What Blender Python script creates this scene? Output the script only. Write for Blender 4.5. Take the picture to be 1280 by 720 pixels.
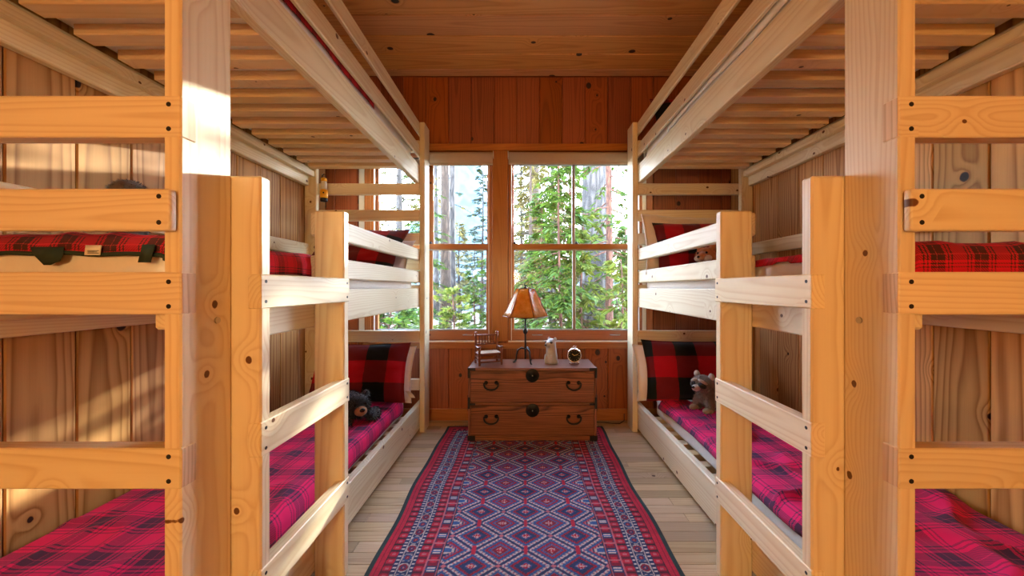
import bpy, bmesh, math, random
import numpy as np
from mathutils import Vector, Matrix, Euler, noise as mnoise

for o in list(bpy.data.objects):
    bpy.data.objects.remove(o, do_unlink=True)
scene = bpy.context.scene
C = scene.collection
random.seed(7)
RNG = np.random.default_rng(11)
PI = math.pi

# ------------------------------------------------------------------ camera
EYE = 1.085                     # camera height
FPX = 465.0                     # focal length in pixels of the 1280 wide frame
cam_d = bpy.data.cameras.new('camera')
cam_d.sensor_width = 36.0
cam_d.lens = FPX / 1280.0 * 36.0
cam_d.shift_x = -15.0 / 1280.0
cam_d.shift_y = -1.0 / 1280.0
cam_d.clip_start = 0.02
cam_d.clip_end = 2000
cam = bpy.data.objects.new('camera', cam_d)
C.objects.link(cam)
cam.location = (0, 0, EYE)
cam.rotation_euler = (PI / 2, 0, 0)
scene.camera = cam

# ------------------------------------------------------------------ sky and sun
SKY_STRENGTH = 26.0
SUN_STRENGTH = 24.0
LAMP_POWER = 102.0               # lamp added behind the camera, out of view, for warm light
SUN_DIR = Vector((0.35, 1.0, 0.248)).normalized()      # towards the sun
world = bpy.data.worlds.new('sky')
scene.world = world
world.use_nodes = True
wn = world.node_tree
wn.nodes.clear()
w_out = wn.nodes.new('ShaderNodeOutputWorld')
w_bg = wn.nodes.new('ShaderNodeBackground')
w_tc = wn.nodes.new('ShaderNodeTexCoord')
w_sep = wn.nodes.new('ShaderNodeSeparateXYZ')
w_ramp = wn.nodes.new('ShaderNodeValToRGB')
w_ramp.color_ramp.elements[0].position = 0.0
w_ramp.color_ramp.elements[0].color = (0.93, 0.96, 1.0, 1)
w_ramp.color_ramp.elements[1].position = 0.75
w_ramp.color_ramp.elements[1].color = (0.40, 0.60, 0.95, 1)
wn.links.new(w_tc.outputs['Generated'], w_sep.inputs[0])
wn.links.new(w_sep.outputs['Z'], w_ramp.inputs[0])
wn.links.new(w_ramp.outputs[0], w_bg.inputs['Color'])
w_bg.inputs['Strength'].default_value = SKY_STRENGTH
wn.links.new(w_bg.outputs[0], w_out.inputs[0])
sun_d = bpy.data.lights.new('sun', 'SUN')
sun_d.energy = SUN_STRENGTH
sun_d.angle = math.radians(0.6)
sun_d.color = (1.0, 0.93, 0.80)
sun = bpy.data.objects.new('sun', sun_d)
C.objects.link(sun)
sun.rotation_euler = SUN_DIR.to_track_quat('Z', 'Y').to_euler()
sun.location = (4, 12, 6)

scene.view_settings.view_transform = 'Standard'
scene.view_settings.look = 'None'
scene.view_settings.gamma = 1.0
scene.view_settings.use_curve_mapping = False
scene.view_settings.exposure = 0.30
try:
    scene.cycles.use_denoising = True
    scene.cycles.max_bounces = 8
    scene.cycles.diffuse_bounces = 5
    scene.cycles.transparent_max_bounces = 24
    scene.cycles.sample_clamp_indirect = 6.0
    scene.cycles.caustics_reflective = False
    scene.cycles.caustics_refractive = False
except Exception:
    pass

# ------------------------------------------------------------------ helpers
WORLD = {}


def link(o, parent=None, mw=None):
    """link o with world matrix mw (default: its basis) under parent"""
    C.objects.link(o)
    if mw is None:
        mw = o.matrix_basis.copy()
    o.matrix_basis = mw
    WORLD[o.name] = mw.copy()
    if parent is not None:
        o.parent = parent
        o.matrix_parent_inverse = WORLD[parent.name].inverted()
    return o


def tag(o, label=None, cat=None, group=None, kind=None):
    if label:
        o['label'] = label
    if cat:
        o['category'] = cat
    if group:
        o['group'] = group
    if kind:
        o['kind'] = kind
    return o


def empty(name, loc, label, cat, group=None):
    e = bpy.data.objects.new(name, None)
    e.empty_display_size = 0.1
    link(e, None, Matrix.Translation(Vector(loc)))
    return tag(e, label, cat, group)


def mesh_obj(name, verts, faces, mat, parent=None, smooth=False, mw=None, uv=None):
    me = bpy.data.meshes.new(name)
    me.from_pydata([tuple(v) for v in verts], [], [tuple(f) for f in faces])
    if uv is not None:
        lay = me.uv_layers.new(name='UVMap')
        for lp in me.loops:
            lay.data[lp.index].uv = uv[lp.vertex_index]
    me.update()
    if smooth:
        me.polygons.foreach_set('use_smooth', [True] * len(me.polygons))
    if mat:
        me.materials.append(mat)
    o = bpy.data.objects.new(name, me)
    return link(o, parent, mw if mw is not None else Matrix.Identity(4))


def np_mesh(name, V, F, mat, parent=None, smooth=False, mw=None):
    """V (n,3) floats, F (m,k) ints, all faces of k corners"""
    me = bpy.data.meshes.new(name)
    V = np.asarray(V, dtype=np.float32)
    F = np.asarray(F, dtype=np.int32)
    m, k = F.shape
    me.vertices.add(len(V))
    me.vertices.foreach_set('co', V.ravel())
    me.loops.add(m * k)
    me.loops.foreach_set('vertex_index', F.ravel())
    me.polygons.add(m)
    me.polygons.foreach_set('loop_start', np.arange(0, m * k, k, dtype=np.int32))
    me.update(calc_edges=True)
    if smooth:
        me.polygons.foreach_set('use_smooth', [True] * m)
    if mat:
        me.materials.append(mat)
    o = bpy.data.objects.new(name, me)
    return link(o, parent, mw if mw is not None else Matrix.Identity(4))


_BOX = {}


def box_mesh(lx, ly, lz, bev, mat, segs=1):
    key = (round(lx, 4), round(ly, 4), round(lz, 4), round(bev, 4), mat.name, segs)
    if key in _BOX:
        return _BOX[key]
    bm = bmesh.new()
    bmesh.ops.create_cube(bm, size=1.0, matrix=Matrix.Diagonal((lx, ly, lz, 1)))
    if bev > 0:
        bmesh.ops.bevel(bm, geom=bm.edges[:], offset=bev, segments=segs, profile=0.5, affect='EDGES')
    me = bpy.data.meshes.new('board')
    bm.to_mesh(me)
    bm.free()
    if segs > 1:
        me.polygons.foreach_set('use_smooth', [True] * len(me.polygons))
    me.materials.append(mat)
    _BOX[key] = me
    return me


def board(name, x0, x1, y0, y1, z0, z1, mat, parent=None, bev=0.003, segs=1):
    """a length of timber; the mesh's own X runs along the grain"""
    if x1 < x0:
        x0, x1 = x1, x0
    d = (x1 - x0, y1 - y0, z1 - z0)
    order = sorted(range(3), key=lambda i: -d[i])
    ax = [Vector((1, 0, 0)), Vector((0, 1, 0)), Vector((0, 0, 1))]
    ex, ey = ax[order[0]], ax[order[1]]
    ez = ex.cross(ey)
    me = box_mesh(d[order[0]], d[order[1]], d[order[2]], min(bev, 0.3 * min(d)), mat, segs)
    o = bpy.data.objects.new(name, me)
    m = Matrix.Identity(4)
    m.col[0][:3] = ex
    m.col[1][:3] = ey
    m.col[2][:3] = ez
    m.translation = Vector(((x0 + x1) / 2, (y0 + y1) / 2, (z0 + z1) / 2))
    return link(o, parent, m)


def lathe(name, prof, mat, parent=None, seg=24, mw=None, smooth=True):
    V, F = [], []
    n = len(prof)
    for i in range(seg):
        a = 2 * PI * i / seg
        for r, z in prof:
            V.append((r * math.cos(a), r * math.sin(a), z))
    for i in range(seg):
        j = (i + 1) % seg
        for k in range(n - 1):
            F.append((i * n + k, j * n + k, j * n + k + 1, i * n + k + 1))
    F.append(tuple(i * n for i in reversed(range(seg))))
    F.append(tuple(i * n + n - 1 for i in range(seg)))
    return mesh_obj(name, V, F, mat, parent, smooth, mw)


def tube_data(pts, rad, seg=8, caps=True):
    pts = [Vector(p) for p in pts]
    n = len(pts)
    if not hasattr(rad, '__len__'):
        rad = [rad] * n
    V, F = [], []
    up = Vector((0, 0, 1))
    prev = None
    for i, p in enumerate(pts):
        t = (pts[min(i + 1, n - 1)] - pts[max(i - 1, 0)]).normalized()
        if prev is None:
            a = t.cross(up)
            if a.length < 1e-3:
                a = t.cross(Vector((1, 0, 0)))
            a.normalize()
        else:
            a = prev - t * prev.dot(t)
            a.normalize()
        prev = a
        b = t.cross(a)
        for k in range(seg):
            th = 2 * PI * k / seg
            V.append(p + (a * math.cos(th) + b * math.sin(th)) * rad[i])
    for i in range(n - 1):
        for k in range(seg):
            k2 = (k + 1) % seg
            F.append((i * seg + k, i * seg + k2, (i + 1) * seg + k2, (i + 1) * seg + k))
    if caps:
        F.append(tuple(reversed(range(seg))))
        F.append(tuple((n - 1) * seg + k for k in range(seg)))
    return V, F


def tube(name, pts, rad, mat, parent=None, seg=8):
    V, F = tube_data(pts, rad, seg)
    return mesh_obj(name, V, F, mat, parent, True)


def merge(parts):
    V, F = [], []
    for v, f in parts:
        b = len(V)
        V += list(v)
        F += [tuple(i + b for i in q) for q in f]
    return V, F


def ellipsoid(c, r, mat=None, seg=16, rings=10, rot=None):
    V, F = [], []
    R = rot.to_matrix() if rot else Matrix.Identity(3)
    for i in range(rings + 1):
        ph = PI * i / rings
        for k in range(seg):
            th = 2 * PI * k / seg
            p = Vector((r[0] * math.sin(ph) * math.cos(th), r[1] * math.sin(ph) * math.sin(th), r[2] * math.cos(ph)))
            V.append(R @ p + Vector(c))
    for i in range(rings):
        for k in range(seg):
            k2 = (k + 1) % seg
            F.append((i * seg + k, (i + 1) * seg + k, (i + 1) * seg + k2, i * seg + k2))
    return V, F


# ------------------------------------------------------------------ materials
class NT:
    """tiny node-graph builder"""
    def __init__(self, name):
        self.m = bpy.data.materials.new(name)
        self.m.use_nodes = True
        self.t = self.m.node_tree
        self.t.nodes.clear()
        self.out = self.t.nodes.new('ShaderNodeOutputMaterial')
        self.bsdf = self.t.nodes.new('ShaderNodeBsdfPrincipled')
        self.t.links.new(self.bsdf.outputs[0], self.out.inputs[0])

    def n(self, typ, **kw):
        nd = self.t.nodes.new(typ)
        for k, v in kw.items():
            setattr(nd, k, v)
        return nd

    def put(self, sock, v):
        if isinstance(v, bpy.types.NodeSocket):
            self.t.links.new(v, sock)
        elif v is not None:
            sock.default_value = v

    def math(self, op, a, b=None, c=None, clamp=False):
        nd = self.n('ShaderNodeMath', operation=op)
        nd.use_clamp = clamp
        self.put(nd.inputs[0], a)
        if b is not None:
            self.put(nd.inputs[1], b)
        if c is not None:
            self.put(nd.inputs[2], c)
        return nd.outputs[0]

    def sep(self, v):
        nd = self.n('ShaderNodeSeparateXYZ')
        self.put(nd.inputs[0], v)
        return nd.outputs

    def comb(self, x, y, z):
        nd = self.n('ShaderNodeCombineXYZ')
        for i, v in enumerate((x, y, z)):
            self.put(nd.inputs[i], v)
        return nd.outputs[0]

    def mix(self, f, a, b, mode='MIX'):
        nd = self.n('ShaderNodeMix', data_type='RGBA', blend_type=mode)
        self.put(nd.inputs[0], f)
        for s, v in ((nd.inputs[6], a), (nd.inputs[7], b)):
            if isinstance(v, tuple) and len(v) == 3:
                v = (*v, 1)
            self.put(s, v)
        return nd.outputs[2]

    def ramp(self, f, stops, interp='LINEAR'):
        nd = self.n('ShaderNodeValToRGB')
        cr = nd.color_ramp
        cr.interpolation = interp
        while len(cr.elements) < len(stops):
            cr.elements.new(0.5)
        for e, (p, c) in zip(cr.elements, stops):
            e.position = p
            if not hasattr(c, '__len__'):
                c = (c, c, c)
            e.color = (*c, 1)
        self.put(nd.inputs[0], f)
        return nd.outputs[0]

    def noise(self, vec, scale, detail=3.0, rough=0.55, out=0):
        nd = self.n('ShaderNodeTexNoise')
        self.put(nd.inputs['Vector'], vec)
        nd.inputs['Scale'].default_value = scale
        nd.inputs['Detail'].default_value = detail
        nd.inputs['Roughness'].default_value = rough
        return nd.outputs[out]

    def bump(self, h, strength=0.2, dist=0.002):
        nd = self.n('ShaderNodeBump')
        nd.inputs['Strength'].default_value = strength
        nd.inputs['Distance'].default_value = dist
        self.put(nd.inputs['Height'], h)
        self.put(self.bsdf.inputs['Normal'], nd.outputs[0])


def wood(name, light, dark, knotc=(0.05, 0.018, 0.006), ring=120.0, contrast=0.5, rough=0.42,
         knot_scale=5.0, knot_size=0.008, knot_gate=0.35, var=0.22, spec=0.35, halo=(0.22, 0.09, 0.03), coat=0.0, fibre=0.35):
    t = NT(name)
    tc = t.n('ShaderNodeTexCoord')
    oi = t.n('ShaderNodeObjectInfo')
    rnd = oi.outputs['Random']
    r2 = t.math('FRACT', t.math('MULTIPLY', rnd, 17.31))
    r3 = t.math('FRACT', t.math('MULTIPLY', rnd, 91.73))
    x, y, z = t.sep(tc.outputs['Object'])
    px = t.math('ADD', x, t.math('MULTIPLY', rnd, 60.0))
    pv = t.comb(px, y, z)
    warp = t.noise(t.comb(t.math('MULTIPLY', px, 1.0), t.math('MULTIPLY', y, 5.0), t.math('MULTIPLY', z, 5.0)), 1.7, 2.0)
    w = t.math('SUBTRACT', warp, 0.5)
    # knots
    vor = t.n('ShaderNodeTexVoronoi', feature='F1', voronoi_dimensions='2D')
    t.put(vor.inputs['Vector'], t.comb(t.math('MULTIPLY', px, 0.8), t.math('ADD', y, t.math('MULTIPLY', r2, 9.0)), 0.0))
    vor.inputs['Scale'].default_value = knot_scale
    kd = t.math('ADD', t.math('DIVIDE', vor.outputs['Distance'], knot_scale), t.math('MULTIPLY', t.math('SUBTRACT', t.noise(pv, 70.0, 2.0), 0.5), 0.004))
    kc = t.sep(vor.outputs['Color'])
    kr = kc[0]
    gate = t.math('GREATER_THAN', kr, knot_gate)
    near = t.math('MULTIPLY', t.math('POWER', 2.718, t.math('MULTIPLY', t.math('MULTIPLY', kd, kd), -900.0)), gate)
    ks = t.math('MULTIPLY', t.math('ADD', 0.35, kc[1]), knot_size)
    kmask = t.math('MULTIPLY', gate, t.ramp(t.math('DIVIDE', kd, ks), [(0.0, 1.0), (0.78, 1.0), (1.0, 0.0)]))
    khalo = t.math('MULTIPLY', gate, t.ramp(t.math('DIVIDE', kd, ks), [(0.0, 1.0), (0.9, 0.9), (1.0, 0.25), (1.0, 0.0)]))
    # growth rings
    cy = t.math('MULTIPLY', t.math('SUBTRACT', r2, 0.5), 0.12)
    cz = t.math('ADD', t.math('MULTIPLY', r3, 0.09), 0.02)
    dy = t.math('ADD', t.math('SUBTRACT', y, cy), t.math('MULTIPLY', w, 0.03))
    dz = t.math('SUBTRACT', z, cz)
    rr = t.math('SQRT', t.math('ADD', t.math('MULTIPLY', dy, dy), t.math('MULTIPLY', dz, dz)))
    rr = t.math('ADD', rr, t.math('MULTIPLY', x, t.math('MULTIPLY', t.math('SUBTRACT', r3, 0.5), 0.05)))
    rr = t.math('ADD', rr, t.math('MULTIPLY', near, 0.03))
    rr = t.math('ADD', rr, t.math('MULTIPLY', w, 0.012))
    fr = t.math('FRACT', t.math('MULTIPLY', rr, ring))
    rings = t.ramp(fr, [(0.0, 0.25), (0.12, 0.0), (0.55, 0.25), (0.88, 1.0), (1.0, 0.3)])
    fib = t.noise(t.comb(t.math('MULTIPLY', px, 4.0), t.math('MULTIPLY', y, 190.0), t.math('MULTIPLY', z, 190.0)), 1.0, 2.0)
    big = t.noise(t.comb(t.math('MULTIPLY', px, 1.2), t.math('MULTIPLY', y, 9.0), t.math('MULTIPLY', z, 9.0)), 1.0, 2.0)
    f = t.math('MULTIPLY', rings, contrast)
    f = t.math('ADD', f, t.math('MULTIPLY', t.math('SUBTRACT', fib, 0.5), fibre))
    f = t.math('ADD', f, t.math('MULTIPLY', t.math('SUBTRACT', big, 0.5), 0.5), clamp=True)
    col = t.mix(f, light, dark)
    hsv = t.n('ShaderNodeHueSaturation')
    t.put(hsv.inputs['Color'], col)
    t.put(hsv.inputs['Value'], t.math('ADD', 1.0 - var, t.math('MULTIPLY', r2, var * 1.6)))
    t.put(hsv.inputs['Saturation'], t.math('ADD', 0.92, t.math('MULTIPLY', r3, 0.14)))
    t.put(hsv.inputs['Hue'], t.math('ADD', 0.494, t.math('MULTIPLY', r3, 0.012)))
    col = t.mix(khalo, hsv.outputs[0], halo)
    col = t.mix(kmask, col, knotc)
    t.put(t.bsdf.inputs['Base Color'], col)
    t.bsdf.inputs['Roughness'].default_value = rough
    t.bsdf.inputs['Specular IOR Level'].default_value = spec
    t.bsdf.inputs['Coat Weight'].default_value = coat
    t.bsdf.inputs['Coat Roughness'].default_value = 0.25
    return t.m


def plain(name, col, rough=0.5, metal=0.0, var=0.12, scale=30.0, spec=0.5, bump=0.0, sheen=0.0, sub=0.0):
    t = NT(name)
    tc = t.n('ShaderNodeTexCoord')
    nz = t.noise(tc.outputs['Object'], scale, 4.0)
    dk = tuple(c * (1 - var) for c in col)
    lt = tuple(min(1, c * (1 + var)) for c in col)
    t.put(t.bsdf.inputs['Base Color'], t.mix(nz, dk, lt))
    t.bsdf.inputs['Roughness'].default_value = rough
    t.bsdf.inputs['Metallic'].default_value = metal
    t.bsdf.inputs['Specular IOR Level'].default_value = spec
    if sheen:
        t.bsdf.inputs['Sheen Weight'].default_value = sheen
    if bump:
        t.bump(nz, bump, 0.003)
    return t.m


M = {}
M['pine'] = wood('pine_timber', (0.81, 0.715, 0.505), (0.63, 0.475, 0.265), ring=95, contrast=0.6, knot_scale=5.5,
                 knot_size=0.0075, knot_gate=0.45, var=0.10, halo=(0.42, 0.22, 0.09), knotc=(0.12, 0.05, 0.02))
M['pine_end'] = wood('pine_end_grain', (0.74, 0.58, 0.40), (0.48, 0.32, 0.18), ring=150, contrast=0.7, knot_gate=0.95, var=0.1, rough=0.6)
M['slat'] = wood('slat_pine', (0.78, 0.56, 0.32), (0.60, 0.36, 0.16), ring=95, contrast=0.4, knot_scale=5.0,
                 knot_size=0.0075, knot_gate=0.45, var=0.14, halo=(0.36, 0.18, 0.07), knotc=(0.10, 0.04, 0.015))
M['wall'] = wood('cedar_wall_board', (0.58, 0.32, 0.12), (0.27, 0.115, 0.034), ring=60, contrast=0.9, knot_scale=3.0,
                 knot_size=0.017, knot_gate=0.55, var=0.26, rough=0.55, spec=0.15, halo=(0.30, 0.12, 0.04), knotc=(0.022, 0.012, 0.010))
M['wall_far'] = wood('red_cedar_board', (0.34, 0.092, 0.028), (0.18, 0.043, 0.013), ring=75, contrast=0.7, knot_scale=3.6,
                     knot_size=0.018, knot_gate=0.50, var=0.22, rough=0.38, halo=(0.24, 0.07, 0.025), knotc=(0.022, 0.012, 0.010), coat=0.15)
M['ceil'] = wood('ceiling_board', (0.66, 0.35, 0.14), (0.42, 0.175, 0.055), ring=80, contrast=0.6, knot_scale=3.6,
                 knot_size=0.018, knot_gate=0.40, var=0.16, rough=0.36, halo=(0.34, 0.15, 0.05), knotc=(0.025, 0.014, 0.010), coat=0.2)
M['trim'] = wood('cedar_trim', (0.42, 0.155, 0.048), (0.27, 0.085, 0.024), ring=110, contrast=0.5, knot_gate=0.93, var=0.12, rough=0.35, coat=0.2)
M['floor'] = wood('oak_floor', (0.52, 0.385, 0.23), (0.33, 0.215, 0.11), ring=130, contrast=0.6, knot_gate=0.96, var=0.26, rough=0.42, spec=0.25)
M['chest'] = wood('chest_wood', (0.30, 0.115, 0.055), (0.05, 0.018, 0.010), ring=210, contrast=0.9, fibre=1.5, knot_gate=0.98, var=0.10, rough=0.45)
M['chair'] = wood('toy_chair_wood', (0.20, 0.065, 0.03), (0.09, 0.026, 0.012), ring=150, contrast=0.5, knot_gate=0.98, var=0.2, rough=0.35)
M['black'] = plain('black_iron', (0.02, 0.022, 0.024), 0.45, 0.6, 0.3)
M['screw'] = plain('dark_screw', (0.012, 0.012, 0.016), 0.5, 0.3)
M['steel'] = plain('zinc_bolt', (0.55, 0.52, 0.46), 0.35, 1.0)
M['white_trim'] = plain('plain_white', (0.86, 0.84, 0.80), 0.5, var=0.04)  # plain white; also carries the lit edge coloured onto the sill
M['grey_frame'] = plain('grey_sash_metal', (0.30, 0.29, 0.28), 0.4, 0.4)
M['cord'] = plain('black_cord', (0.015, 0.015, 0.015), 0.5)
M['cream'] = plain('mattress_cotton', (0.80, 0.76, 0.72), 0.85, var=0.05, scale=60, bump=0.25, sheen=0.2)
M['sheet'] = plain('white_sheet', (0.85, 0.83, 0.82), 0.85, var=0.04, scale=24, bump=0.4, sheen=0.2)
M['green_bind'] = plain('dark_green_binding', (0.012, 0.03, 0.02), 0.8)
M['tagc'] = plain('tag_cloth', (0.80, 0.74, 0.62), 0.8)
M['shade_cloth'] = plain('blind_cloth', (0.46, 0.38, 0.31), 0.8, var=0.06)

# ------------------------------------------------------------------ more materials
def glass_mat():
    t = NT('window_glass')
    tr = t.n('ShaderNodeBsdfTransparent')
    tr.inputs[0].default_value = (0.97, 0.985, 0.98, 1)
    gl = t.n('ShaderNodeBsdfGlossy')
    gl.inputs['Roughness'].default_value = 0.02
    fz = t.n('ShaderNodeFresnel')
    fz.inputs[0].default_value = 1.35
    mx = t.n('ShaderNodeMixShader')
    t.put(mx.inputs[0], t.math('MULTIPLY', fz.outputs[0], 0.6))
    t.t.links.new(tr.outputs[0], mx.inputs[1])
    t.t.links.new(gl.outputs[0], mx.inputs[2])
    t.t.links.new(mx.outputs[0], t.out.inputs[0])
    return t.m


M['glass'] = glass_mat()


def tartan(name, red, dark, thin, rep=0.22, bright=1.0):
    """woven tartan: the same set of stripes in warp and weft"""
    t = NT(name)
    uv = t.n('ShaderNodeUVMap')
    u, v, _ = t.sep(uv.outputs[0])
    wob = t.noise(t.comb(t.math('MULTIPLY', u, 6.0), t.math('MULTIPLY', v, 6.0), 0.0), 1.0, 2.0)
    stops = [(0.0, red), (0.16, dark), (0.19, red), (0.24, dark), (0.27, red), (0.33, dark), (0.46, thin), (0.475, dark),
             (0.66, red), (0.72, dark), (0.75, red), (0.80, dark), (0.83, red)]
    fu = t.math('FRACT', t.math('ADD', t.math('DIVIDE', u, rep), t.math('MULTIPLY', wob, 0.05)))
    fv = t.math('FRACT', t.math('ADD', t.math('DIVIDE', v, rep), t.math('MULTIPLY', wob, 0.05)))
    a = t.ramp(fu, stops, 'CONSTANT')
    b = t.ramp(fv, stops, 'CONSTANT')
    tw = t.math('FRACT', t.math('MULTIPLY', t.math('ADD', u, v), 170.0))
    f = t.math('ADD', 0.22, t.math('MULTIPLY', t.math('GREATER_THAN', tw, 0.5), 0.56))
    col = t.mix(f, a, b)
    nz = t.noise(t.comb(u, v, 0.0), 9.0, 4.0)
    col = t.mix(t.math('MULTIPLY', nz, 0.35), col, tuple(c * 0.45 for c in red))
    t.put(t.bsdf.inputs['Base Color'], col)
    t.bsdf.inputs['Roughness'].default_value = 0.9
    t.bsdf.inputs['Specular IOR Level'].default_value = 0.15
    t.bsdf.inputs['Sheen Weight'].default_value = 0.08
    t.bsdf.inputs['Sheen Tint'].default_value = (1.0, 0.55, 0.75, 1)
    t.bump(t.math('ADD', t.math('MULTIPLY', tw, 0.4), t.noise(t.comb(u, v, 0.0), 300.0, 2.0)), 0.2, 0.001)
    return t.m


def buffalo(name, red, dark, size=0.115, off=(0.0, 0.0)):
    t = NT(name)
    uv = t.n('ShaderNodeUVMap')
    u, v, _ = t.sep(uv.outputs[0])
    wob = t.noise(uv.outputs[0], 7.0, 2.0)
    fu = t.math('FRACT', t.math('ADD', t.math('DIVIDE', t.math('ADD', u, off[0]), 2 * size), t.math('MULTIPLY', wob, 0.04)))
    fv = t.math('FRACT', t.math('ADD', t.math('DIVIDE', t.math('ADD', v, off[1]), 2 * size), t.math('MULTIPLY', wob, 0.04)))
    a = t.math('GREATER_THAN', fu, 0.5)
    b = t.math('GREATER_THAN', fv, 0.5)
    s = t.math('MULTIPLY', t.math('ADD', a, b), 0.5)
    mid = (red[0] * 0.36 + dark[0] * 0.5, red[1] * 0.6 + dark[1] * 0.5, red[2] * 0.5 + dark[2] * 0.4)
    col = t.ramp(s, [(0.0, dark), (0.25, mid), (0.75, red)], 'CONSTANT')
    tw = t.noise(t.comb(t.math('MULTIPLY', t.math('ADD', u, v), 260.0), t.math('MULTIPLY', u, 260.0), 0.0), 1.0, 1.0)
    col = t.mix(t.math('MULTIPLY', tw, 0.45), col, (0.02, 0.004, 0.006))
    t.put(t.bsdf.inputs['Base Color'], col)
    t.bsdf.inputs['Roughness'].default_value = 0.92
    t.bsdf.inputs['Specular IOR Level'].default_value = 0.1
    t.bsdf.inputs['Sheen Weight'].default_value = 0.2
    t.bump(tw, 0.2, 0.001)
    return t.m


RED, NAVY = (0.66, 0.012, 0.075), (0.012, 0.028, 0.055)
M['tartan_low'] = tartan('tartan_magenta', (0.95, 0.022, 0.17), (0.015, 0.04, 0.085), (0.55, 0.06, 0.16), rep=0.17)
M['tartan_mid'] = tartan('tartan_red', (0.66, 0.012, 0.035), (0.010, 0.022, 0.016), (0.5, 0.05, 0.05), rep=0.10)
M['buffalo'] = buffalo('buffalo_check', (0.55, 0.008, 0.025), (0.008, 0.02, 0.022), 0.145, (0.03, 0.195))
M['buffalo_b'] = buffalo('buffalo_check_small', (0.52, 0.008, 0.02), (0.008, 0.02, 0.022), 0.125, (0.05, 0.02))

# ------------------------------------------------------------------ the room
XL, XR = -1.62, 1.689           # side walls
YF, YN = 3.04, -2.3             # far and near wall
ZC = 2.805                      # ceiling
PITCH = 0.188

floor = tag(board('floor', XL - 0.1, XR + 0.1, YN - 0.1, YF + 0.1, -0.12, -0.016, M['floor'], None, 0.0), kind='structure')
ceiling = tag(board('ceiling', XL - 0.1, XR + 0.1, YN - 0.1, YF + 0.1, ZC + 0.022, ZC + 0.12, M['ceil'], None, 0.0), kind='structure')
wall_l = tag(board('wall_left', XL - 0.12, XL - 0.022, YN - 0.1, YF + 0.1, -0.1, ZC + 0.1, M['wall'], None, 0.0), kind='structure')
wall_r = tag(board('wall_right', XR + 0.022, XR + 0.12, YN - 0.1, YF + 0.1, -0.1, ZC + 0.1, M['wall'], None, 0.0), kind='structure')
wall_n = tag(board('wall_near', XL - 0.06, XR + 0.06, YN - 0.1, YN, -0.06, ZC + 0.06, M['wall'], None, 0.0), kind='structure')

# floor boards run from side to side
y = YF
row = 0
while y > YN + 0.02:
    h = 0.066
    if y > 1.0:
        x = XL - random.uniform(0.0, 0.9)
        while x < XR:
            L = random.choice((0.9, 1.2, 1.5))
            a, b = max(x, XL), min(x + L, XR)
            if b - a > 0.04:
                board('floorboard', a + 0.0006, b - 0.0006, y - h + 0.0008, y - 0.0008, -0.016, 0.0, M['floor'], floor, 0.0012)
            x += L
    y -= h
    row += 1
board('floorboard', XL, XR, YN, YF - 0.066 * math.ceil((YF - 1.0) / 0.066), -0.016, 0.0, M['floor'], floor, 0.0)

# ceiling boards
y = YF
k = 0
while y > YN:
    h = 0.10 if k == 0 else 0.196
    board('ceiling_plank', XL, XR, y - h + 0.0025, y - 0.0025, ZC, ZC + 0.022, M['ceil'], ceiling, 0.006)
    y -= h
    k += 1
# side wall boards
for sgn, X, wl, off in ((-1, XL, wall_l, 1.159), (1, XR, wall_r, 1.162)):
    y = off - PITCH * 18
    while y < YF:
        a, b = max(y, YN), min(y + PITCH, YF)
        if b - a > 0.01:
            board('wall_plank', X if sgn > 0 else X - 0.022, X + 0.022 if sgn > 0 else X, a + 0.0015, b - 0.0015, 0.0, ZC, M['wall'], wl, 0.004)
        y += PITCH

# far wall: solid piers round two window openings
W1 = (-1.250, -0.262)
W2 = (-0.128, 0.965)
ZS, ZH = 0.645, 2.19
wall_f = empty('wall_far', ((XL + XR) / 2, YF + 0.06, 0), None, None)
tag(wall_f, kind='structure')
for a, b, z0, z1 in ((XL - 0.06, XR + 0.06, ZH, ZC + 0.06), (XL - 0.06, XR + 0.06, -0.06, ZS), (XL - 0.06, W1[0], ZS, ZH), (W1[1], W2[0], ZS, ZH), (W2[1], XR + 0.06, ZS, ZH)):
    board('wall_core', a, b, YF + 0.022, YF + 0.13, z0, z1, M['wall_far'], wall_f, 0.0)
x = -0.059 - 0.186 * 9
while x < XR:
    a, b = max(x, XL), min(x + 0.186, XR)
    if b - a > 0.01:
        def strip(p, q, z0, z1):
            if q - p > 0.006:
                board('wall_plank', p + 0.0012, q - 0.0012, YF, YF + 0.022, z0, z1, M['wall_far'], wall_f, 0.004)
        strip(a, b, ZH + 0.06, ZC)
        strip(a, b, 0.0, ZS - 0.005)
        for p0, p1 in ((XL, W1[0] - 0.06), (W2[1] + 0.06, XR)):
            p, q = max(a, p0), min(b, p1)
            strip(p, q, ZS - 0.005, ZH + 0.06)
    x += 0.186
tag(board('baseboard_far', XL, XR, YF - 0.016, YF, 0.0, 0.095, M['trim'], None, 0.003), kind='structure')
tag(board('trim_1', -1.31, 1.03, YF - 0.020, YF, ZH + 0.005, ZH + 0.062, M['trim'], None, 0.003), kind='structure')       # head casing
tag(board('trim_2', W1[1] + 0.002, W2[0] - 0.002, YF - 0.020, YF + 0.02, ZS, ZH + 0.004, M['trim'], None, 0.003), kind='structure')   # post between windows
tag(board('trim_3', -1.31, 1.03, YF - 0.022, YF, 0.585, ZS - 0.016, M['trim'], None, 0.003), kind='structure')             # apron
tag(board('trim_4', -1.345, -1.298, YF - 0.012, YF + 0.01, ZS, ZH, M['white_trim'], None, 0.002), kind='structure')  # narrow upright strip in plain white
tag(board('trim_5', W2[1] + 0.0, W2[1] + 0.03, YF - 0.012, YF + 0.01, ZS, ZH, M['white_trim'], None, 0.002), kind='structure')  # matching plain white strip on the right
tag(board('trim_6', -1.296, W1[0] + 0.004, YF - 0.02, YF + 0.02, ZS, ZH, M['trim'], None, 0.002), kind='structure')
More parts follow.
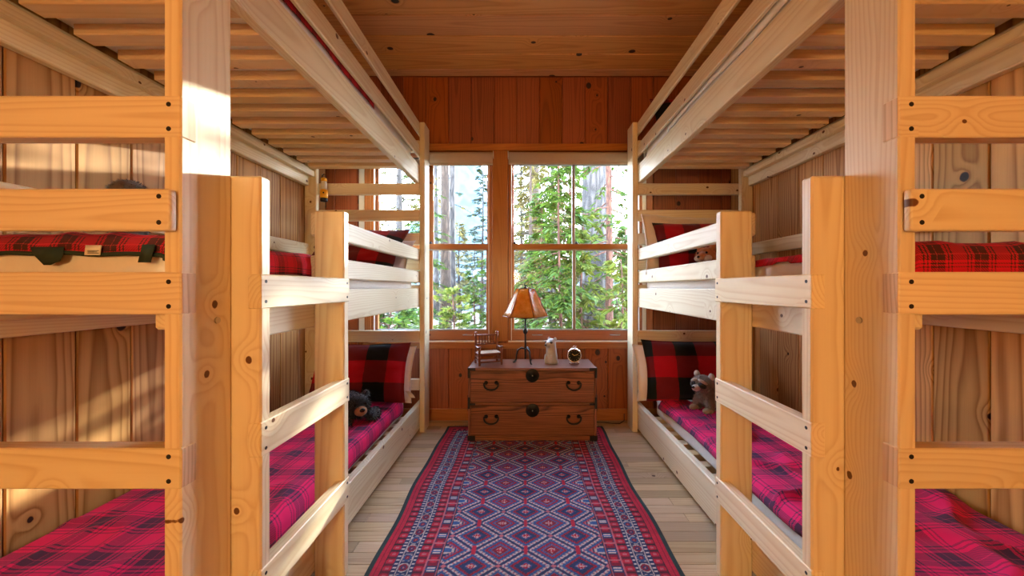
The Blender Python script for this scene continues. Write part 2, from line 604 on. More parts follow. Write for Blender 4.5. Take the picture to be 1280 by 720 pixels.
tag(board('trim_7', W2[1] + 0.032, W2[1] + 0.08, YF - 0.02, YF + 0.0, ZS, ZH, M['trim'], None, 0.002), kind='structure')


def window(name, x0, x1, mull, mw, label):
    """twin double-hung window: frame, upper and lower sashes, panes and bar"""
    w = empty(name, ((x0 + x1) / 2, YF + 0.05, ZS), label, None)
    tag(w, kind='structure')
    Y0 = YF - 0.005
    # reveal frame
    board('jamb', x0, x0 + 0.022, Y0, YF + 0.12, ZS, ZH, M['trim'], w)
    board('jamb', x1 - 0.022, x1, Y0, YF + 0.12, ZS, ZH, M['trim'], w)
    board('window_head', x0 + 0.022, x1 - 0.022, Y0, YF + 0.12, ZH - 0.03, ZH, M['trim'], w)
    board('window_sill', x0 - 0.01, x1 + 0.01, YF - 0.035, YF + 0.12, ZS - 0.016, ZS + 0.006, M['trim'], w)
    board('sill_highlight', x0 + 0.001, x1 - 0.001, YF - 0.037, YF - 0.03, ZS - 0.004, ZS + 0.008, M['white_trim'], w, 0.001)  # white strip colours in the lit front edge of the sill
    for bx in (x0 + 0.022, x1 - 0.028):
        board('stop_bead', bx, bx + 0.006, YF - 0.004, YF + 0.012, ZS + 0.006, ZH - 0.03, M['white_trim'], w, 0.001)
    a, b = x0 + 0.022, x1 - 0.022
    zm = 1.42
    # lower sash stands in front of the upper one
    yl0, yl1 = YF + 0.015, YF + 0.045
    yu0, yu1 = YF + 0.05, YF + 0.08
    board('sash_rail', a, b, yl0, yl1, ZS + 0.006, 0.735, M['trim'], w)
    board('sash_rail', a, b, yl0, yl1, zm - 0.022, zm + 0.022, M['trim'], w)
    board('sash_stile', a, a + 0.026, yl0, yl1, 0.735, zm - 0.022, M['trim'], w)
    board('sash_stile', b - 0.026, b, yl0, yl1, 0.735, zm - 0.022, M['trim'], w)
    board('glazing_bead', a + 0.026, b - 0.026, yl0 - 0.004, yl0 + 0.01, 0.728, 0.742, M['grey_frame'], w, 0.001)
    board('glazing_bead', a + 0.026, b - 0.026, yl0 - 0.004, yl0 + 0.01, zm - 0.034, zm - 0.022, M['grey_frame'], w, 0.001)
    board('sash_rail', a, b, yu0, yu1, zm - 0.02, zm + 0.02, M['grey_frame'], w)
    board('sash_rail', a, b, yu0, yu1, 2.10, ZH - 0.03, M['grey_frame'], w)
    board('sash_stile', a, a + 0.022, yu0, yu1, zm + 0.02, 2.10, M['trim'], w)
    board('sash_stile', b - 0.022, b, yu0, yu1, zm + 0.02, 2.10, M['trim'], w)
    bm = M['trim'] if mw > 0.04 else M['grey_frame']
    board('mullion', mull - mw / 2, mull + mw / 2, yl0 - 0.002, yl1, 0.735, zm - 0.022, bm, w)
    board('mullion', mull - mw / 2, mull + mw / 2, yu0 - 0.002, yu1, zm + 0.02, 2.10, bm, w)
    for p, q in ((a + 0.02, mull - mw / 2 + 0.004), (mull + mw / 2 - 0.004, b - 0.02)):
        g = board('pane', p, q, yl0 + 0.012, yl0 + 0.016, 0.73, zm - 0.02, M['glass'], w, 0.0)
        g = board('pane', p, q, yu0 + 0.012, yu0 + 0.016, zm + 0.015, 2.105, M['glass'], w, 0.0)
        c = (p + q) / 2
        # sash lift: a small steel pull on the bottom rail
        c2 = p + (q - p) * (0.40 if p < mull else 0.65)
        pts = [(c2 - 0.04, yl0 + 0.002, 0.694), (c2 - 0.036, yl0 - 0.012, 0.694), (c2 + 0.036, yl0 - 0.012, 0.694), (c2 + 0.04, yl0 + 0.002, 0.694)]
        tube('sash_lift', pts, 0.005, M['steel'], w, 6)
    for cx in (a + 0.03, mull + 0.02):
        lathe('sash_lock', [(0.014, 0), (0.014, 0.006), (0.008, 0.012), (0.006, 0.02)], M['screw'], w, 10,
              Matrix.Translation((cx, yl0 + 0.012, zm + 0.022)))
    return w


window('window_1', W1[0], W1[1], -0.790, 0.075, 'left window of paired sashes beyond the left bunk bed')
window('window_2', W2[0], W2[1], 0.412, 0.026, 'wide right window with a thin upright bar above the chest')


def blind(x0, x1, z0, label):
    b = empty('roller_blind', ((x0 + x1) / 2, YF - 0.03, z0), label, 'blind', 'roller blinds rolled up at the window heads')
    V, F = [], []
    R = 0.026
    zc = ZH - 0.042
    prof = [(YF - 0.052, z0), (YF - 0.052, z0 + 0.03), (YF - 0.056, zc - 0.012)]
    for i in range(14):
        a = PI + 0.3 - i * 0.42
        prof.append((YF - 0.03 + R * math.cos(a), zc + R * math.sin(a)))
    for xx in (x0, x1):
        for p in prof:
            V.append((xx, p[0], p[1]))
    n = len(prof)
    for i in range(n - 1):
        F.append((i, i + 1, n + i + 1, n + i))
    c = mesh_obj('blind_cloth', V, F, M['shade_cloth'], b, True)
    s = c.modifiers.new('thick', 'SOLIDIFY')
    s.thickness = 0.002
    board('hem_bar', x0, x1, YF - 0.056, YF - 0.048, z0 - 0.004, z0 + 0.014, M['shade_cloth'], b, 0.002)
    for xx in (x0 - 0.006, x1 + 0.001):
        board('bracket', xx, xx + 0.005, YF - 0.06, YF + 0.0, zc - 0.02, zc + 0.03, M['white_trim'], b, 0.001)
    tube('roller_tube', [(x0 - 0.004, YF - 0.03, zc), (x1 + 0.004, YF - 0.03, zc)], 0.014, M['steel'], b, 10)


blind(-0.775, W1[1] + 0.012, 2.068, 'rolled beige blind at the head of the left window')
blind(W2[0] + 0.004, W2[1] - 0.004, 2.075, 'wide rolled beige blind at the head of the right window')


# ------------------------------------------------------------------ bunk beds
def disc_mesh(r, d, mat, seg=10):
    key = ('disc', r, d, mat.name)
    if key not in _BOX:
        V = [(r * math.cos(2 * PI * i / seg), r * math.sin(2 * PI * i / seg), -d) for i in range(seg)]
        V += [(r * math.cos(2 * PI * i / seg), r * math.sin(2 * PI * i / seg), 0.0) for i in range(seg)]
        F = [(i, (i + 1) % seg, seg + (i + 1) % seg, seg + i) for i in range(seg)] + [tuple(range(seg, 2 * seg))]
        me = bpy.data.meshes.new('screw')
        me.from_pydata(V, [], F)
        me.materials.append(mat)
        _BOX[key] = me
    return _BOX[key]


def screw(parent, p, axis, r=0.0052, mat='screw', name='screw', proud=0.0008):
    o = bpy.data.objects.new(name, disc_mesh(r, 0.004, M[mat]))
    n = Vector(axis)
    m = n.to_track_quat('Z', 'Y').to_matrix().to_4x4()
    m.translation = Vector(p) + n * proud
    return link(o, parent, m)


YA0, YA1 = 0.805, 0.945
YB0, YB1 = 0.945, 0.983
YC0, YC1 = 1.382, 1.420
YD0, YD1 = 2.780, 2.920
TW = 0.038


def bunk(sgn, XP, tip, label):
    XW = XP + 0.877                                   # the wall, measured outwards
    b = empty('bunk_bed', (sgn * (XP + 0.43), 1.86, 0), label, 'bunk bed', 'built-in triple bunk beds')

    def bd(name, u0, u1, y0, y1, z0, z1, mat='pine', bev=0.004, parent=b, segs=1):
        return board(name, sgn * min(u0, u1) if sgn > 0 else -max(u0, u1), sgn * max(u0, u1) if sgn > 0 else -min(u0, u1),
                     y0, y1, z0, z1, M[mat], parent, bev, segs)
    inn = -sgn                                        # towards the aisle
    # posts
    pa = bd('post', XP, XP + TW, YA0, YA1, 0, 2.32)
    pd = bd('post', XP, XP + TW, YD0, YD1, 0, 2.32)
    for py, pz in ((0.90, 1.005), (0.875, 0.30), (0.875, 1.95)):
        screw(pa, (sgn * XP, py, pz), (inn, 0, 0), 0.008, 'steel', 'bolt', 0.003)
    screw(pd, (sgn * XP, 2.85, 1.0), (inn, 0, 0), 0.008, 'steel', 'bolt', 0.003)
    bd('wall_post', XW - 0.088, XW - 0.002, 2.742, 2.780, 0, 2.32)
    bd('wall_post', XW - 0.088, XW - 0.002, 0.845, 0.883, 0, 2.32)
    # ladder
    lb = bd('ladder_post', tip, XP + TW - 0.0005, YB0 + 0.0005, YB1, 0, 1.369, bev=0.005)
    lc = bd('ladder_post', tip, XP + TW - 0.0005, YC0, YC1, 0, 1.369, bev=0.005)
    for z0 in (1.030, 0.652, 0.277):
        r = bd('ladder_rung', tip - 0.0025, tip + 0.0325, YB0 - 0.002, YC1 + 0.001, z0, z0 + 0.088, bev=0.0025)
        for yy in (YB0 + 0.016, YC1 - 0.017):
            for zz in (z0 + 0.018, z0 + 0.070):
                screw(r, (sgn * (tip - 0.0025), yy, zz), (inn, 0, 0), 0.0045)
    # long rails on the aisle side
    for z0, z1 in ((1.862, 2.000), (0.937, 1.077)):
        bd('side_rail', XP + TW, XP + 2 * TW, YA0 + 0.04, YD1 - 0.02, z0, z1)
    bd('side_rail', XP + TW, XP + 2 * TW, YA0 + 0.04, YD1 - 0.02, 0.025, 0.209)
    for z0, z1 in ((2.062, 2.151), (2.230, 2.319)):
        bd('guard_rail', XP + TW, XP + TW + 0.019, YA0 + 0.0, YD1 - 0.02, z0, z1)
    for z0, z1 in ((1.282, 1.371), (1.118, 1.207)):
        bd('guard_rail', XP + TW, XP + 2 * TW, YC1 + 0.001, YD1 - 0.02, z0, z1, bev=0.006)
    # rails along the wall
    for z0, z1 in ((1.830, 1.968), (0.930, 1.070), (0.04, 0.18)):
        bd('wall_rail', XW - 0.040, XW - 0.003, 0.885, 2.738, z0, z1)
    bd('wall_guard', XW - 0.040, XW - 0.003, 0.885, 2.738, 1.320, 1.405)
    # ledgers that carry the slats
    for zt in (1.938, 1.028, 0.110):
        bd('ledger', XW - 0.079, XW - 0.041, 0.887, 2.736, zt - 0.042, zt, bev=0.003)
        bd('ledger', XP + 0.0765, XP + 0.1145, 0.860, 2.736, zt - 0.042, zt, bev=0.006)
    # slats
    for zb in (1.9395, 1.0285, 0.1105):
        yy = 0.846
        while yy < 2.72:
            bd('slat', XP + 0.079, XW - 0.095, yy, yy + 0.064, zb, zb + 0.038, 'slat', 0.003)
            yy += 0.137
    # boards across the near end, notched into the post
    for z0, z1 in ((1.4090, 1.4995), (1.0256, 1.1180), (0.6480, 0.7370), (0.2770, 0.3650)):
        r = bd('end_board', XP - 0.002, XW - 0.004, YA0 - 0.002, YA0 + 0.037, z0, z1, bev=0.003)
        e = bd('end_grain', XP - 0.0028, XP + 0.001, YA0 + 0.0005, YA0 + 0.0345, z0 + 0.003, z1 - 0.003, 'pine_end', 0.0005, r)
        for zz in (z0 + 0.018, z0 + 0.071):
            screw(r, (sgn * (XP + 0.024), YA0 - 0.002, zz), (0, -1, 0))
    r = bd('end_guard', XP + 0.004, XW - 0.004, YA0 - 0.0215, YA0 - 0.0025, 1.2040, 1.2935, bev=0.0085, segs=3)
    for zz in (1.2215, 1.2765):
        screw(r, (sgn * (XP + 0.026), YA0 - 0.0215, zz), (0, -1, 0))
    # boards across the head end
    for z0, z1 in ((2.10, 2.185), (1.779, 1.862), (1.582, 1.664), (1.402, 1.490), (1.214, 1.297), (1.020, 1.103), (0.674, 0.760), (0.312, 0.396)):
        bd('head_board', XP + TW + 0.001, XW - 0.004, 2.782, 2.818, z0, z1)
    return b


XPL, XPR = 0.743, 0.812
bunk_l = bunk(-1, XPL, 0.669, 'pale pine triple bunk bed against the left wall, with a lantern hung in it')
bunk_r = bunk(1, XPR, 0.7316, 'pale pine triple bunk bed against the right wall')

# ------------------------------------------------------------------ bedding
def fbm(x, y, z=0.0):
    return mnoise.noise(Vector((x, y, z))) + 0.5 * mnoise.noise(Vector((2.1 * x, 2.1 * y, z + 5)))


def mattress(sgn, u0, u1, y0, y1, z0, z1, label, mat='cream'):
    bm = bmesh.new()
    bmesh.ops.create_cube(bm, size=1.0, matrix=Matrix.Diagonal((u1 - u0, y1 - y0, z1 - z0, 1)))
    bmesh.ops.bevel(bm, geom=bm.edges[:], offset=0.028, segments=4, profile=0.6, affect='EDGES')
    me = bpy.data.meshes.new('mattress')
    bm.to_mesh(me)
    bm.free()
    me.polygons.foreach_set('use_smooth', [True] * len(me.polygons))
    me.materials.append(M[mat])
    o = bpy.data.objects.new('mattress', me)
    link(o, None, Matrix.Translation((sgn * (u0 + u1) / 2, (y0 + y1) / 2, (z0 + z1) / 2)))
    tag(o, label, 'mattress', 'bunk mattresses')
    # piped seam round the top edge
    x0, x1 = sgn * (u0 + 0.004), sgn * (u1 - 0.004)
    pts = []
    for (cx, cy, sx, sy) in ((x0, y0 + .004, 1, 1), (x1, y0 + .004, -1, 1), (x1, y1 - .004, -1, -1), (x0, y1 - .004, 1, -1)):
        pts.append((cx, cy, z1 - 0.024))
    tube('piping', pts + pts[:1], 0.004, M['sheet'], o, 6)
    return o


def prof(s, a, b, r):
    """arc length s -> (position, drop) over an edge rounded with radius r at a and b"""
    if s < a:
        d = a - s
        L = r * PI / 2
        if d < L:
            return a - r * math.sin(d / r), r * (1 - math.cos(d / r))
        return a - r, r + (d - L)
    if s > b:
        d = s - b
        L = r * PI / 2
        if d < L:
            return b + r * math.sin(d / r), r * (1 - math.cos(d / r))
        return b + r, r + (d - L)
    return s, 0.0


def blanket(sgn, u0, u1, y0, y1, zt, d_aisle, d_wall, d_near, d_far, mat, label, seed=0, wr=0.006, bind=None, r=0.022, diag=0.0, step=0.018):
    """blanket draped over a mattress: u measured from the aisle outwards"""
    a0, a1, b0, b1 = u0 + r, u1 - r, y0 + r, y1 - r
    S = np.arange(a0 - d_aisle, a1 + d_wall + step * 0.6, step)
    T = np.arange(b0 - d_near, b1 + d_far + step * 0.6, step)
    V, UV = [], []
    for s in S:
        for t in T:
            hem = 0.012 * fbm(t * 3.1 + seed, 7.7) if s < a0 - d_aisle + 0.03 else 0.0
            hem2 = 0.014 * fbm(s * 5.0 + seed, 3.3) if t < b0 - d_near + 0.03 else 0.0
            us, dr = prof(s + hem, a0, a1, r)
            yt, dt = prof(t + hem2, b0, b1, r)
            z = zt - max(dr, dt) - 0.25 * min(dr, dt)
            # creases
            n = fbm(s * 3.0 + seed * 3.1, t * 2.2, seed)
            k = abs(mnoise.noise(Vector((s * 5.0 + t * 3.0 * diag, t * 2.6 - s * diag * 4.0, seed + 9.0))))
            cr = math.exp(-(k / 0.10) ** 2)
            edge = min(1.0, min(dr, dt) * 20 + 0.0)
            amp = wr * (0.5 * n + 0.9 * cr)
            if max(dr, dt) > r * 0.9:
                # hanging folds push outwards
                o = 0.4 * wr * (1 + n) + 0.003
                if dr >= dt:
                    us += -o if s < a0 else o
                else:
                    yt += -o if t < b0 else o
            else:
                z += max(amp, -0.002) + 0.003
            V.append((sgn * us, yt, z))
            UV.append((s, t))
    n, m = len(S), len(T)
    F = []
    for i in range(n - 1):
        for j in range(m - 1):
            q = (i * m + j, (i + 1) * m + j, (i + 1) * m + j + 1, i * m + j + 1)
            F.append(q if sgn > 0 else q[::-1])
    o = mesh_obj('blanket', V, F, mat, None, True, uv=UV)
    sm = o.modifiers.new('thick', 'SOLIDIFY')
    sm.thickness = 0.003
    sm.offset = 1.0
    tag(o, label, 'blanket', 'tartan blankets on the bunks')
    if bind:
        edge = [V[i * m] for i in range(n)]
        tube('binding', [(p[0], p[1] - 0.003, p[2]) for p in edge], 0.0055, M[bind], o, 6)
    return o, V, n, m


UW_L, UW_R = XPL + 0.877, XPR + 0.877
Y0M, Y1M = 0.862, 2.735
# lower bunks
mattress(-1, XPL + 0.138, UW_L - 0.05, Y0M, Y1M, 0.150, 0.272, 'white mattress on the bottom tier of the left bunk bed')
mattress(1, XPR + 0.158, UW_R - 0.05, Y0M, Y1M, 0.150, 0.272, 'white mattress on the bottom tier of the right bunk bed, slats showing beside it')
blanket(-1, XPL + 0.134, UW_L - 0.046, Y0M - 0.004, Y1M - 0.06, 0.276, 0.10, 0.05, 0.09, 0.01, M['tartan_low'],
        'magenta tartan blanket on the bottom left bunk under the black bear', 1, 0.010, None, diag=0.5)
blanket(1, XPR + 0.154, UW_R - 0.046, Y0M - 0.004, Y1M - 0.10, 0.276, 0.055, 0.05, 0.09, 0.01, M['tartan_low'],
        'rumpled magenta tartan blanket on the bottom right bunk under the raccoon', 5, 0.024, None, diag=0.9)
# middle bunks
mattress(-1, XPL + 0.079, UW_L - 0.05, Y0M, Y1M, 1.068, 1.198, 'cream mattress on the middle tier of the left bunk bed')
mattress(1, XPR + 0.085, UW_R - 0.05, Y0M, Y1M, 1.068, 1.180, 'cream mattress on the middle tier of the right bunk bed', 'sheet')
bl, blV, bn, bmm = blanket(-1, XPL + 0.076, UW_L - 0.046, Y0M - 0.004, 1.62, 1.202, 0.085, 0.04, 0.056, 0.0, M['tartan_mid'],
                           'red tartan blanket on the middle left bunk with a green bound hem', 2, 0.008, 'green_bind')
blanket(1, XPR + 0.081, UW_R - 0.046, Y0M - 0.004, 1.75, 1.184, 0.028, 0.04, 0.11, 0.0, M['tartan_mid'],
        'red and black tartan blanket hanging over the end of the middle right bunk', 3, 0.006, None)
# straps and a sewn-in label hang from the hem of the left middle blanket
def flat_strip(name, pts, w, mat, parent):
    V, F = [], []
    for (x, y, z), ww in zip(pts, w):
        V += [(x - ww / 2, y, z), (x + ww / 2, y, z)]
    for i in range(len(pts) - 1):
        F.append((2 * i, 2 * i + 1, 2 * i + 3, 2 * i + 2))
    o = mesh_obj(name, V, F, mat, parent, True)
    s = o.modifiers.new('thick', 'SOLIDIFY')
    s.thickness = 0.002
    return o


def at(px, py, d):
    """point at depth d that the photograph shows at pixel px, py"""
    return Vector(((px - 655) * d / FPX, d, EYE + (359 - py) * d / FPX))


dN = 0.846
flat_strip('strap', [at(60, 309, dN), at(61, 318, dN - 0.006), at(63, 326, dN - 0.008), at(60, 331, dN - 0.004)], (0.075, 0.068, 0.045, 0.015), M['green_bind'], bl)
flat_strip('strap', [at(187, 306, dN), at(184, 316, dN - 0.006), at(181, 328, dN - 0.006)], (0.03, 0.028, 0.028), M['green_bind'], bl)
tgl = flat_strip('care_label', [at(118, 307, dN), at(117, 312, dN - 0.004), at(116, 319, dN - 0.006)], (0.036, 0.035, 0.034), M['tagc'], bl)
for k, yy in enumerate((313.0, 314.6, 316.2)):
    flat_strip('print_line', [at(117 - (k % 2), yy, dN - 0.009), at(117 - (k % 2), yy + 0.6, dN - 0.009)], (0.024 - 0.004 * (k % 2),) * 2, M['screw'], tgl)
# top bunks
mattress(-1, XPL + 0.084, UW_L - 0.05, Y0M, Y1M, 1.978, 2.128, 'grey white mattress on the top tier of the left bunk bed', 'sheet')
mattress(1, XPR + 0.084, UW_R - 0.05, Y0M, Y1M, 1.978, 2.128, 'white mattress on the top tier of the right bunk bed', 'sheet')
blanket(-1, XPL + 0.080, UW_L - 0.046, Y0M - 0.004, 2.05, 2.132, 0.085, 0.03, 0.03, 0.0, M['tartan_mid'],
        'red tartan blanket on the top left bunk behind the guard rails', 4, 0.006, None, step=0.03)
blanket(1, XPR + 0.080, UW_R - 0.046, Y0M - 0.004, 2.3, 2.132, 0.10, 0.03, 0.03, 0.0, M['sheet'],
        'rumpled white sheet hanging over the edge of the top right bunk', 6, 0.012, None, step=0.03)


def pillow(name, c, w, h, t, rot, mat, label, flange=0.0, seed=0, uvo=(0, 0), hem=None):
    """plump pillow in its own XY plane, bulging along Z"""
    N = 26
    V, UV, F = [], [], []
    for side in (1, -1):
        for i in range(N + 1):
            for j in range(N + 1):
                x = -1 + 2 * i / N
                y = -1 + 2 * j / N
                fx = max(0.0, 1 - (abs(x) * (1 + flange)) ** 2.6)
                fy = max(0.0, 1 - (abs(y) * (1 + flange)) ** 2.6)
                g = (fx * fy) ** 0.55
                pin = 1 - 0.07 * (1 - abs(x) ** 2) * abs(y) ** 3
                pin2 = 1 - 0.07 * (1 - abs(y) ** 2) * abs(x) ** 3
                X = x * w / 2 * pin2 * 1.0
                Y = y * h / 2 * pin
                n = fbm(x * 2.2 + seed, y * 2.2, seed)
                fold = abs(mnoise.noise(Vector((x * 2.0 + seed, y * 3.4 + x * 2, seed + 2))))
                Z = side * (t / 2 * g * (1 + 0.10 * n) - 0.012 * g * math.exp(-(fold / 0.08) ** 2))
                if g < 0.02:
                    Z = side * 0.0015 + 0.010 * n
                V.append((X, Y, Z))
                UV.append((X + uvo[0], Y + uvo[1]))
    b = (N + 1) ** 2
    for s in (0, 1):
        for i in range(N):
            for j in range(N):
                q = [s * b + i * (N + 1) + j, s * b + (i + 1) * (N + 1) + j, s * b + (i + 1) * (N + 1) + j + 1, s * b + i * (N + 1) + j + 1]
                F.append(q if s == 0 else q[::-1])
    for k in range(N):
        for (p, q) in ((k, k + 1),):
            e = [(p * (N + 1), q * (N + 1)), (q * (N + 1) + N, p * (N + 1) + N), (q, p), (N * (N + 1) + p, N * (N + 1) + q)]
            for a_, b_ in e:
                F.append((a_, b_, b_ + b, a_ + b))
    mw = Matrix.Translation(Vector(c)) @ Euler(rot).to_matrix().to_4x4()
    o = mesh_obj(name, V, F, mat, None, True, mw, uv=UV)
    tag(o, label, 'pillow', 'pillows at the heads of the bunks')
    if hem:
        # piped edge round the pillow
        ring = [V[i * (N + 1)] for i in range(N + 1)] + [V[N * (N + 1) + j] for j in range(1, N + 1)] + \
               [V[i * (N + 1) + N] for i in range(N - 1, -1, -1)] + [V[j] for j in range(N - 1, 0, -1)]
        ring = [mw @ Vector(p) for p in ring]
        tube('piping', ring + ring[:1], 0.004, hem, o, 6)
    return o


def lean(deg):
    return math.radians(deg)


# bottom left: check pillow leaning on a white one
pillow('pillow', (-1.095, 2.66, 0.465), 0.62, 0.40, 0.12, (lean(72), 0, lean(0)), M['sheet'], 'white pillow behind the check pillow on the bottom left bunk', 0.06, 1)
pillow('check_pillow', (-1.13, 2.56, 0.50), 0.66, 0.415, 0.13, (lean(68), 0, lean(2)), M['buffalo'],
       'red and black buffalo check pillow behind the black bear', 0.02, 2, (0.205, 0.02))
flat_strip('pillow_tag', [(-0.815, 2.60, 0.36), (-0.79, 2.595, 0.335), (-0.775, 2.59, 0.315)], (0.03, 0.035, 0.035), M['tagc'], bpy.data.objects['pillow'])
# bottom right
pillow('pillow', (1.13, 2.67, 0.475), 0.68, 0.40, 0.13, (lean(72), 0, 0), M['sheet'], 'white pillow behind the check pillow on the bottom right bunk', 0.04, 3)
pillow('check_pillow', (1.19, 2.60, 0.505), 0.70, 0.43, 0.13, (lean(70), 0, lean(-3)), M['buffalo'],
       'red and black buffalo check pillow behind the raccoon toy', 0.02, 4, (0.10, 0.0))
# middle left: lying low
pillow('pillow', (-1.10, 2.60, 1.285), 0.62, 0.38, 0.11, (lean(50), 0, 0), M['sheet'], 'white pillow under the check pillow on the middle left bunk', 0.05, 5)
pillow('check_pillow', (-1.12, 2.49, 1.335), 0.62, 0.42, 0.12, (lean(46), 0, lean(-4)), M['buffalo_b'],
       'dark red buffalo check pillow on the middle left bunk', 0.02, 6)
# middle right: white flanged pillow behind a check one
pillow('pillow', (1.15, 2.66, 1.385), 0.60, 0.46, 0.10, (lean(74), lean(2), lean(3)), M['cream'],
       'cream flanged pillow upright on the middle right bunk', 0.14, 7, hem=M['sheet'])
pillow('check_pillow', (1.19, 2.57, 1.36), 0.56, 0.40, 0.12, (lean(68), 0, lean(-2)), M['buffalo_b'],
       'red check pillow behind the fox on the middle right bunk', 0.02, 8, (0.03, 0.05))
# top right
pillow('check_pillow', (1.20, 2.60, 2.27), 0.60, 0.36, 0.12, (lean(66), 0, 0), M['buffalo_b'],
       'check pillow glimpsed between the guard rails of the top right bunk', 0.02, 9)


# ------------------------------------------------------------------ soft toys
def fur(name, ells, mat, parent, n, length, flat=0.5, seed=3, mw=None):
    """short tufts over a set of ellipsoids (centre, radii, euler)"""
    rng = np.random.default_rng(seed)
    P, Nn = [], []
    area = np.array([(e[1][0] * e[1][1] + e[1][1] * e[1][2] + e[1][0] * e[1][2]) for e in ells])
    cnt = np.maximum(20, (n * area / area.sum()).astype(int))
    for e, c in zip(ells, cnt):
        d = rng.normal(size=(c, 3))
        d /= np.linalg.norm(d, axis=1)[:, None]
        R = np.array(Euler(e[2]).to_matrix()) if len(e) > 2 and e[2] else np.eye(3)
        r = np.array(e[1])
        P.append((d * r) @ R.T + np.array(e[0]))
        nn = d / r
        nn /= np.linalg.norm(nn, axis=1)[:, None]
        Nn.append(nn @ R.T)
    P = np.vstack(P)
    Nn = np.vstack(Nn)
    tang = rng.normal(size=P.shape)
    tang -= (tang * Nn).sum(1)[:, None] * Nn
    tang /= np.linalg.norm(tang, axis=1)[:, None] + 1e-9
    L = length * rng.uniform(0.6, 1.2, size=(len(P), 1))
    tip = P + Nn * L + (tang * 0.4 + np.array([0, 0, -1.0]) * flat) * L
    side = np.cross(Nn, tang) * (length * 0.16)
    V = np.stack([P - side - Nn * 0.002, P + side - Nn * 0.002, tip], 1).reshape(-1, 3)
    F = np.arange(len(V)).reshape(-1, 3)
    o = np_mesh(name, V, F, mat, parent, False, mw)
    o['kind'] = 'stuff'
    return o


def plush(name, mw, ells, mat, label, furmat, nfur, flen, vox=0.006, group=None):
    root = tag(link(bpy.data.objects.new(name, None), None, mw), label, 'soft toy', group)
    V, F = merge([ellipsoid(e[0], e[1], seg=14, rings=9, rot=Euler(e[2]) if len(e) > 2 and e[2] else None) for e in ells])
    bdy = mesh_obj('body', V, F, mat, root, True, mw)
    rm = bdy.modifiers.new('one_skin', 'REMESH')
    rm.mode = 'VOXEL'
    rm.voxel_size = vox
    rm.use_smooth_shade = True
    sm = bdy.modifiers.new('soft', 'SMOOTH')
    sm.iterations = 4
    fur('fur', ells, furmat, bdy, nfur, flen, mw=mw)
    return root


def bit(name, c, r, mat, root, mw, rot=None, seg=12, rings=8):
    V, F = ellipsoid(c, r, seg=seg, rings=rings, rot=Euler(rot) if rot else None)
    return mesh_obj(name, V, F, mat, root, True, mw)


def furry(name, col, var=0.35):
    return plain(name, col, 0.9, var=var, scale=60, spec=0.15, sheen=0.3)


M['bear'] = furry('black_fur', (0.028, 0.032, 0.036))
M['tan'] = furry('tan_fur', (0.42, 0.20, 0.09))
M['eye'] = plain('glossy_eye', (0.004, 0.004, 0.005), 0.1)
M['coon'] = furry('raccoon_grey', (0.23, 0.205, 0.175))
M['coon_light'] = furry('raccoon_pale', (0.62, 0.56, 0.50))
M['coon_paw'] = furry('raccoon_paw', (0.40, 0.33, 0.23))
M['fox'] = furry('fox_fur', (0.58, 0.24, 0.09))
M['fox_pale'] = furry('fox_pale', (0.76, 0.62, 0.48))
M['grey_wool'] = furry('grey_wool', (0.13, 0.12, 0.11))

# black bear, lying with its head on its paws (its own -Y faces its nose)
mwb = Matrix.Translation((-1.035, 2.26, 0.283)) @ Matrix.Rotation(lean(42), 4, 'Z') @ Matrix.Scale(1.15, 4)
bear_e = [((0, 0.10, 0.062), (0.082, 0.125, 0.064)), ((0, -0.05, 0.082), (0.066, 0.062, 0.060)),
          ((-0.085, -0.055, 0.026), (0.032, 0.075, 0.027), (0, 0, 0.5)), ((0.085, -0.055, 0.026), (0.032, 0.075, 0.027), (0, 0, -0.5)),
          ((-0.09, 0.20, 0.028), (0.035, 0.07, 0.03), (0, 0, -0.5)), ((0.09, 0.20, 0.028), (0.035, 0.07, 0.03), (0, 0, 0.5)),
          ((-0.050, -0.035, 0.135), (0.021, 0.013, 0.021)), ((0.050, -0.035, 0.135), (0.021, 0.013, 0.021))]
bear = plush('toy_bear', mwb, bear_e, M['bear'], 'black plush bear lying on the magenta blanket of the bottom left bunk', M['bear'], 5200, 0.013, group='soft toys on the bunks')
bit('muzzle', (0, -0.108, 0.070), (0.032, 0.030, 0.025), M['tan'], bear, mwb)
bit('nose', (0, -0.135, 0.080), (0.014, 0.009, 0.010), M['eye'], bear, mwb)
for s in (-1, 1):
    bit('eye', (s * 0.026, -0.103, 0.102), (0.006, 0.006, 0.006), M['eye'], bear, mwb)

# raccoon, sitting up on all fours, facing the aisle
mwr = Matrix.Translation((1.215, 2.43, 0.286)) @ Matrix.Rotation(lean(-62), 4, 'Z') @ Matrix.Scale(1.05, 4)
coon_e = [((0, 0.09, 0.095), (0.075, 0.12, 0.082)), ((0, -0.025, 0.100), (0.060, 0.062, 0.075)),
          ((0, -0.070, 0.172), (0.066, 0.056, 0.052)),
          ((-0.044, -0.058, 0.045), (0.027, 0.030, 0.052)), ((0.044, -0.058, 0.045), (0.027, 0.030, 0.052)),
          ((-0.065, 0.14, 0.045), (0.035, 0.05, 0.048)), ((0.065, 0.14, 0.045), (0.035, 0.05, 0.048)),
          ((0, 0.24, 0.08), (0.03, 0.08, 0.03), (0.3, 0, 0))]
coon = plush('toy_raccoon', mwr, coon_e, M['coon'], 'grey plush raccoon with a dark mask on the bottom right bunk', M['coon'], 5200, 0.011, group='soft toys on the bunks')
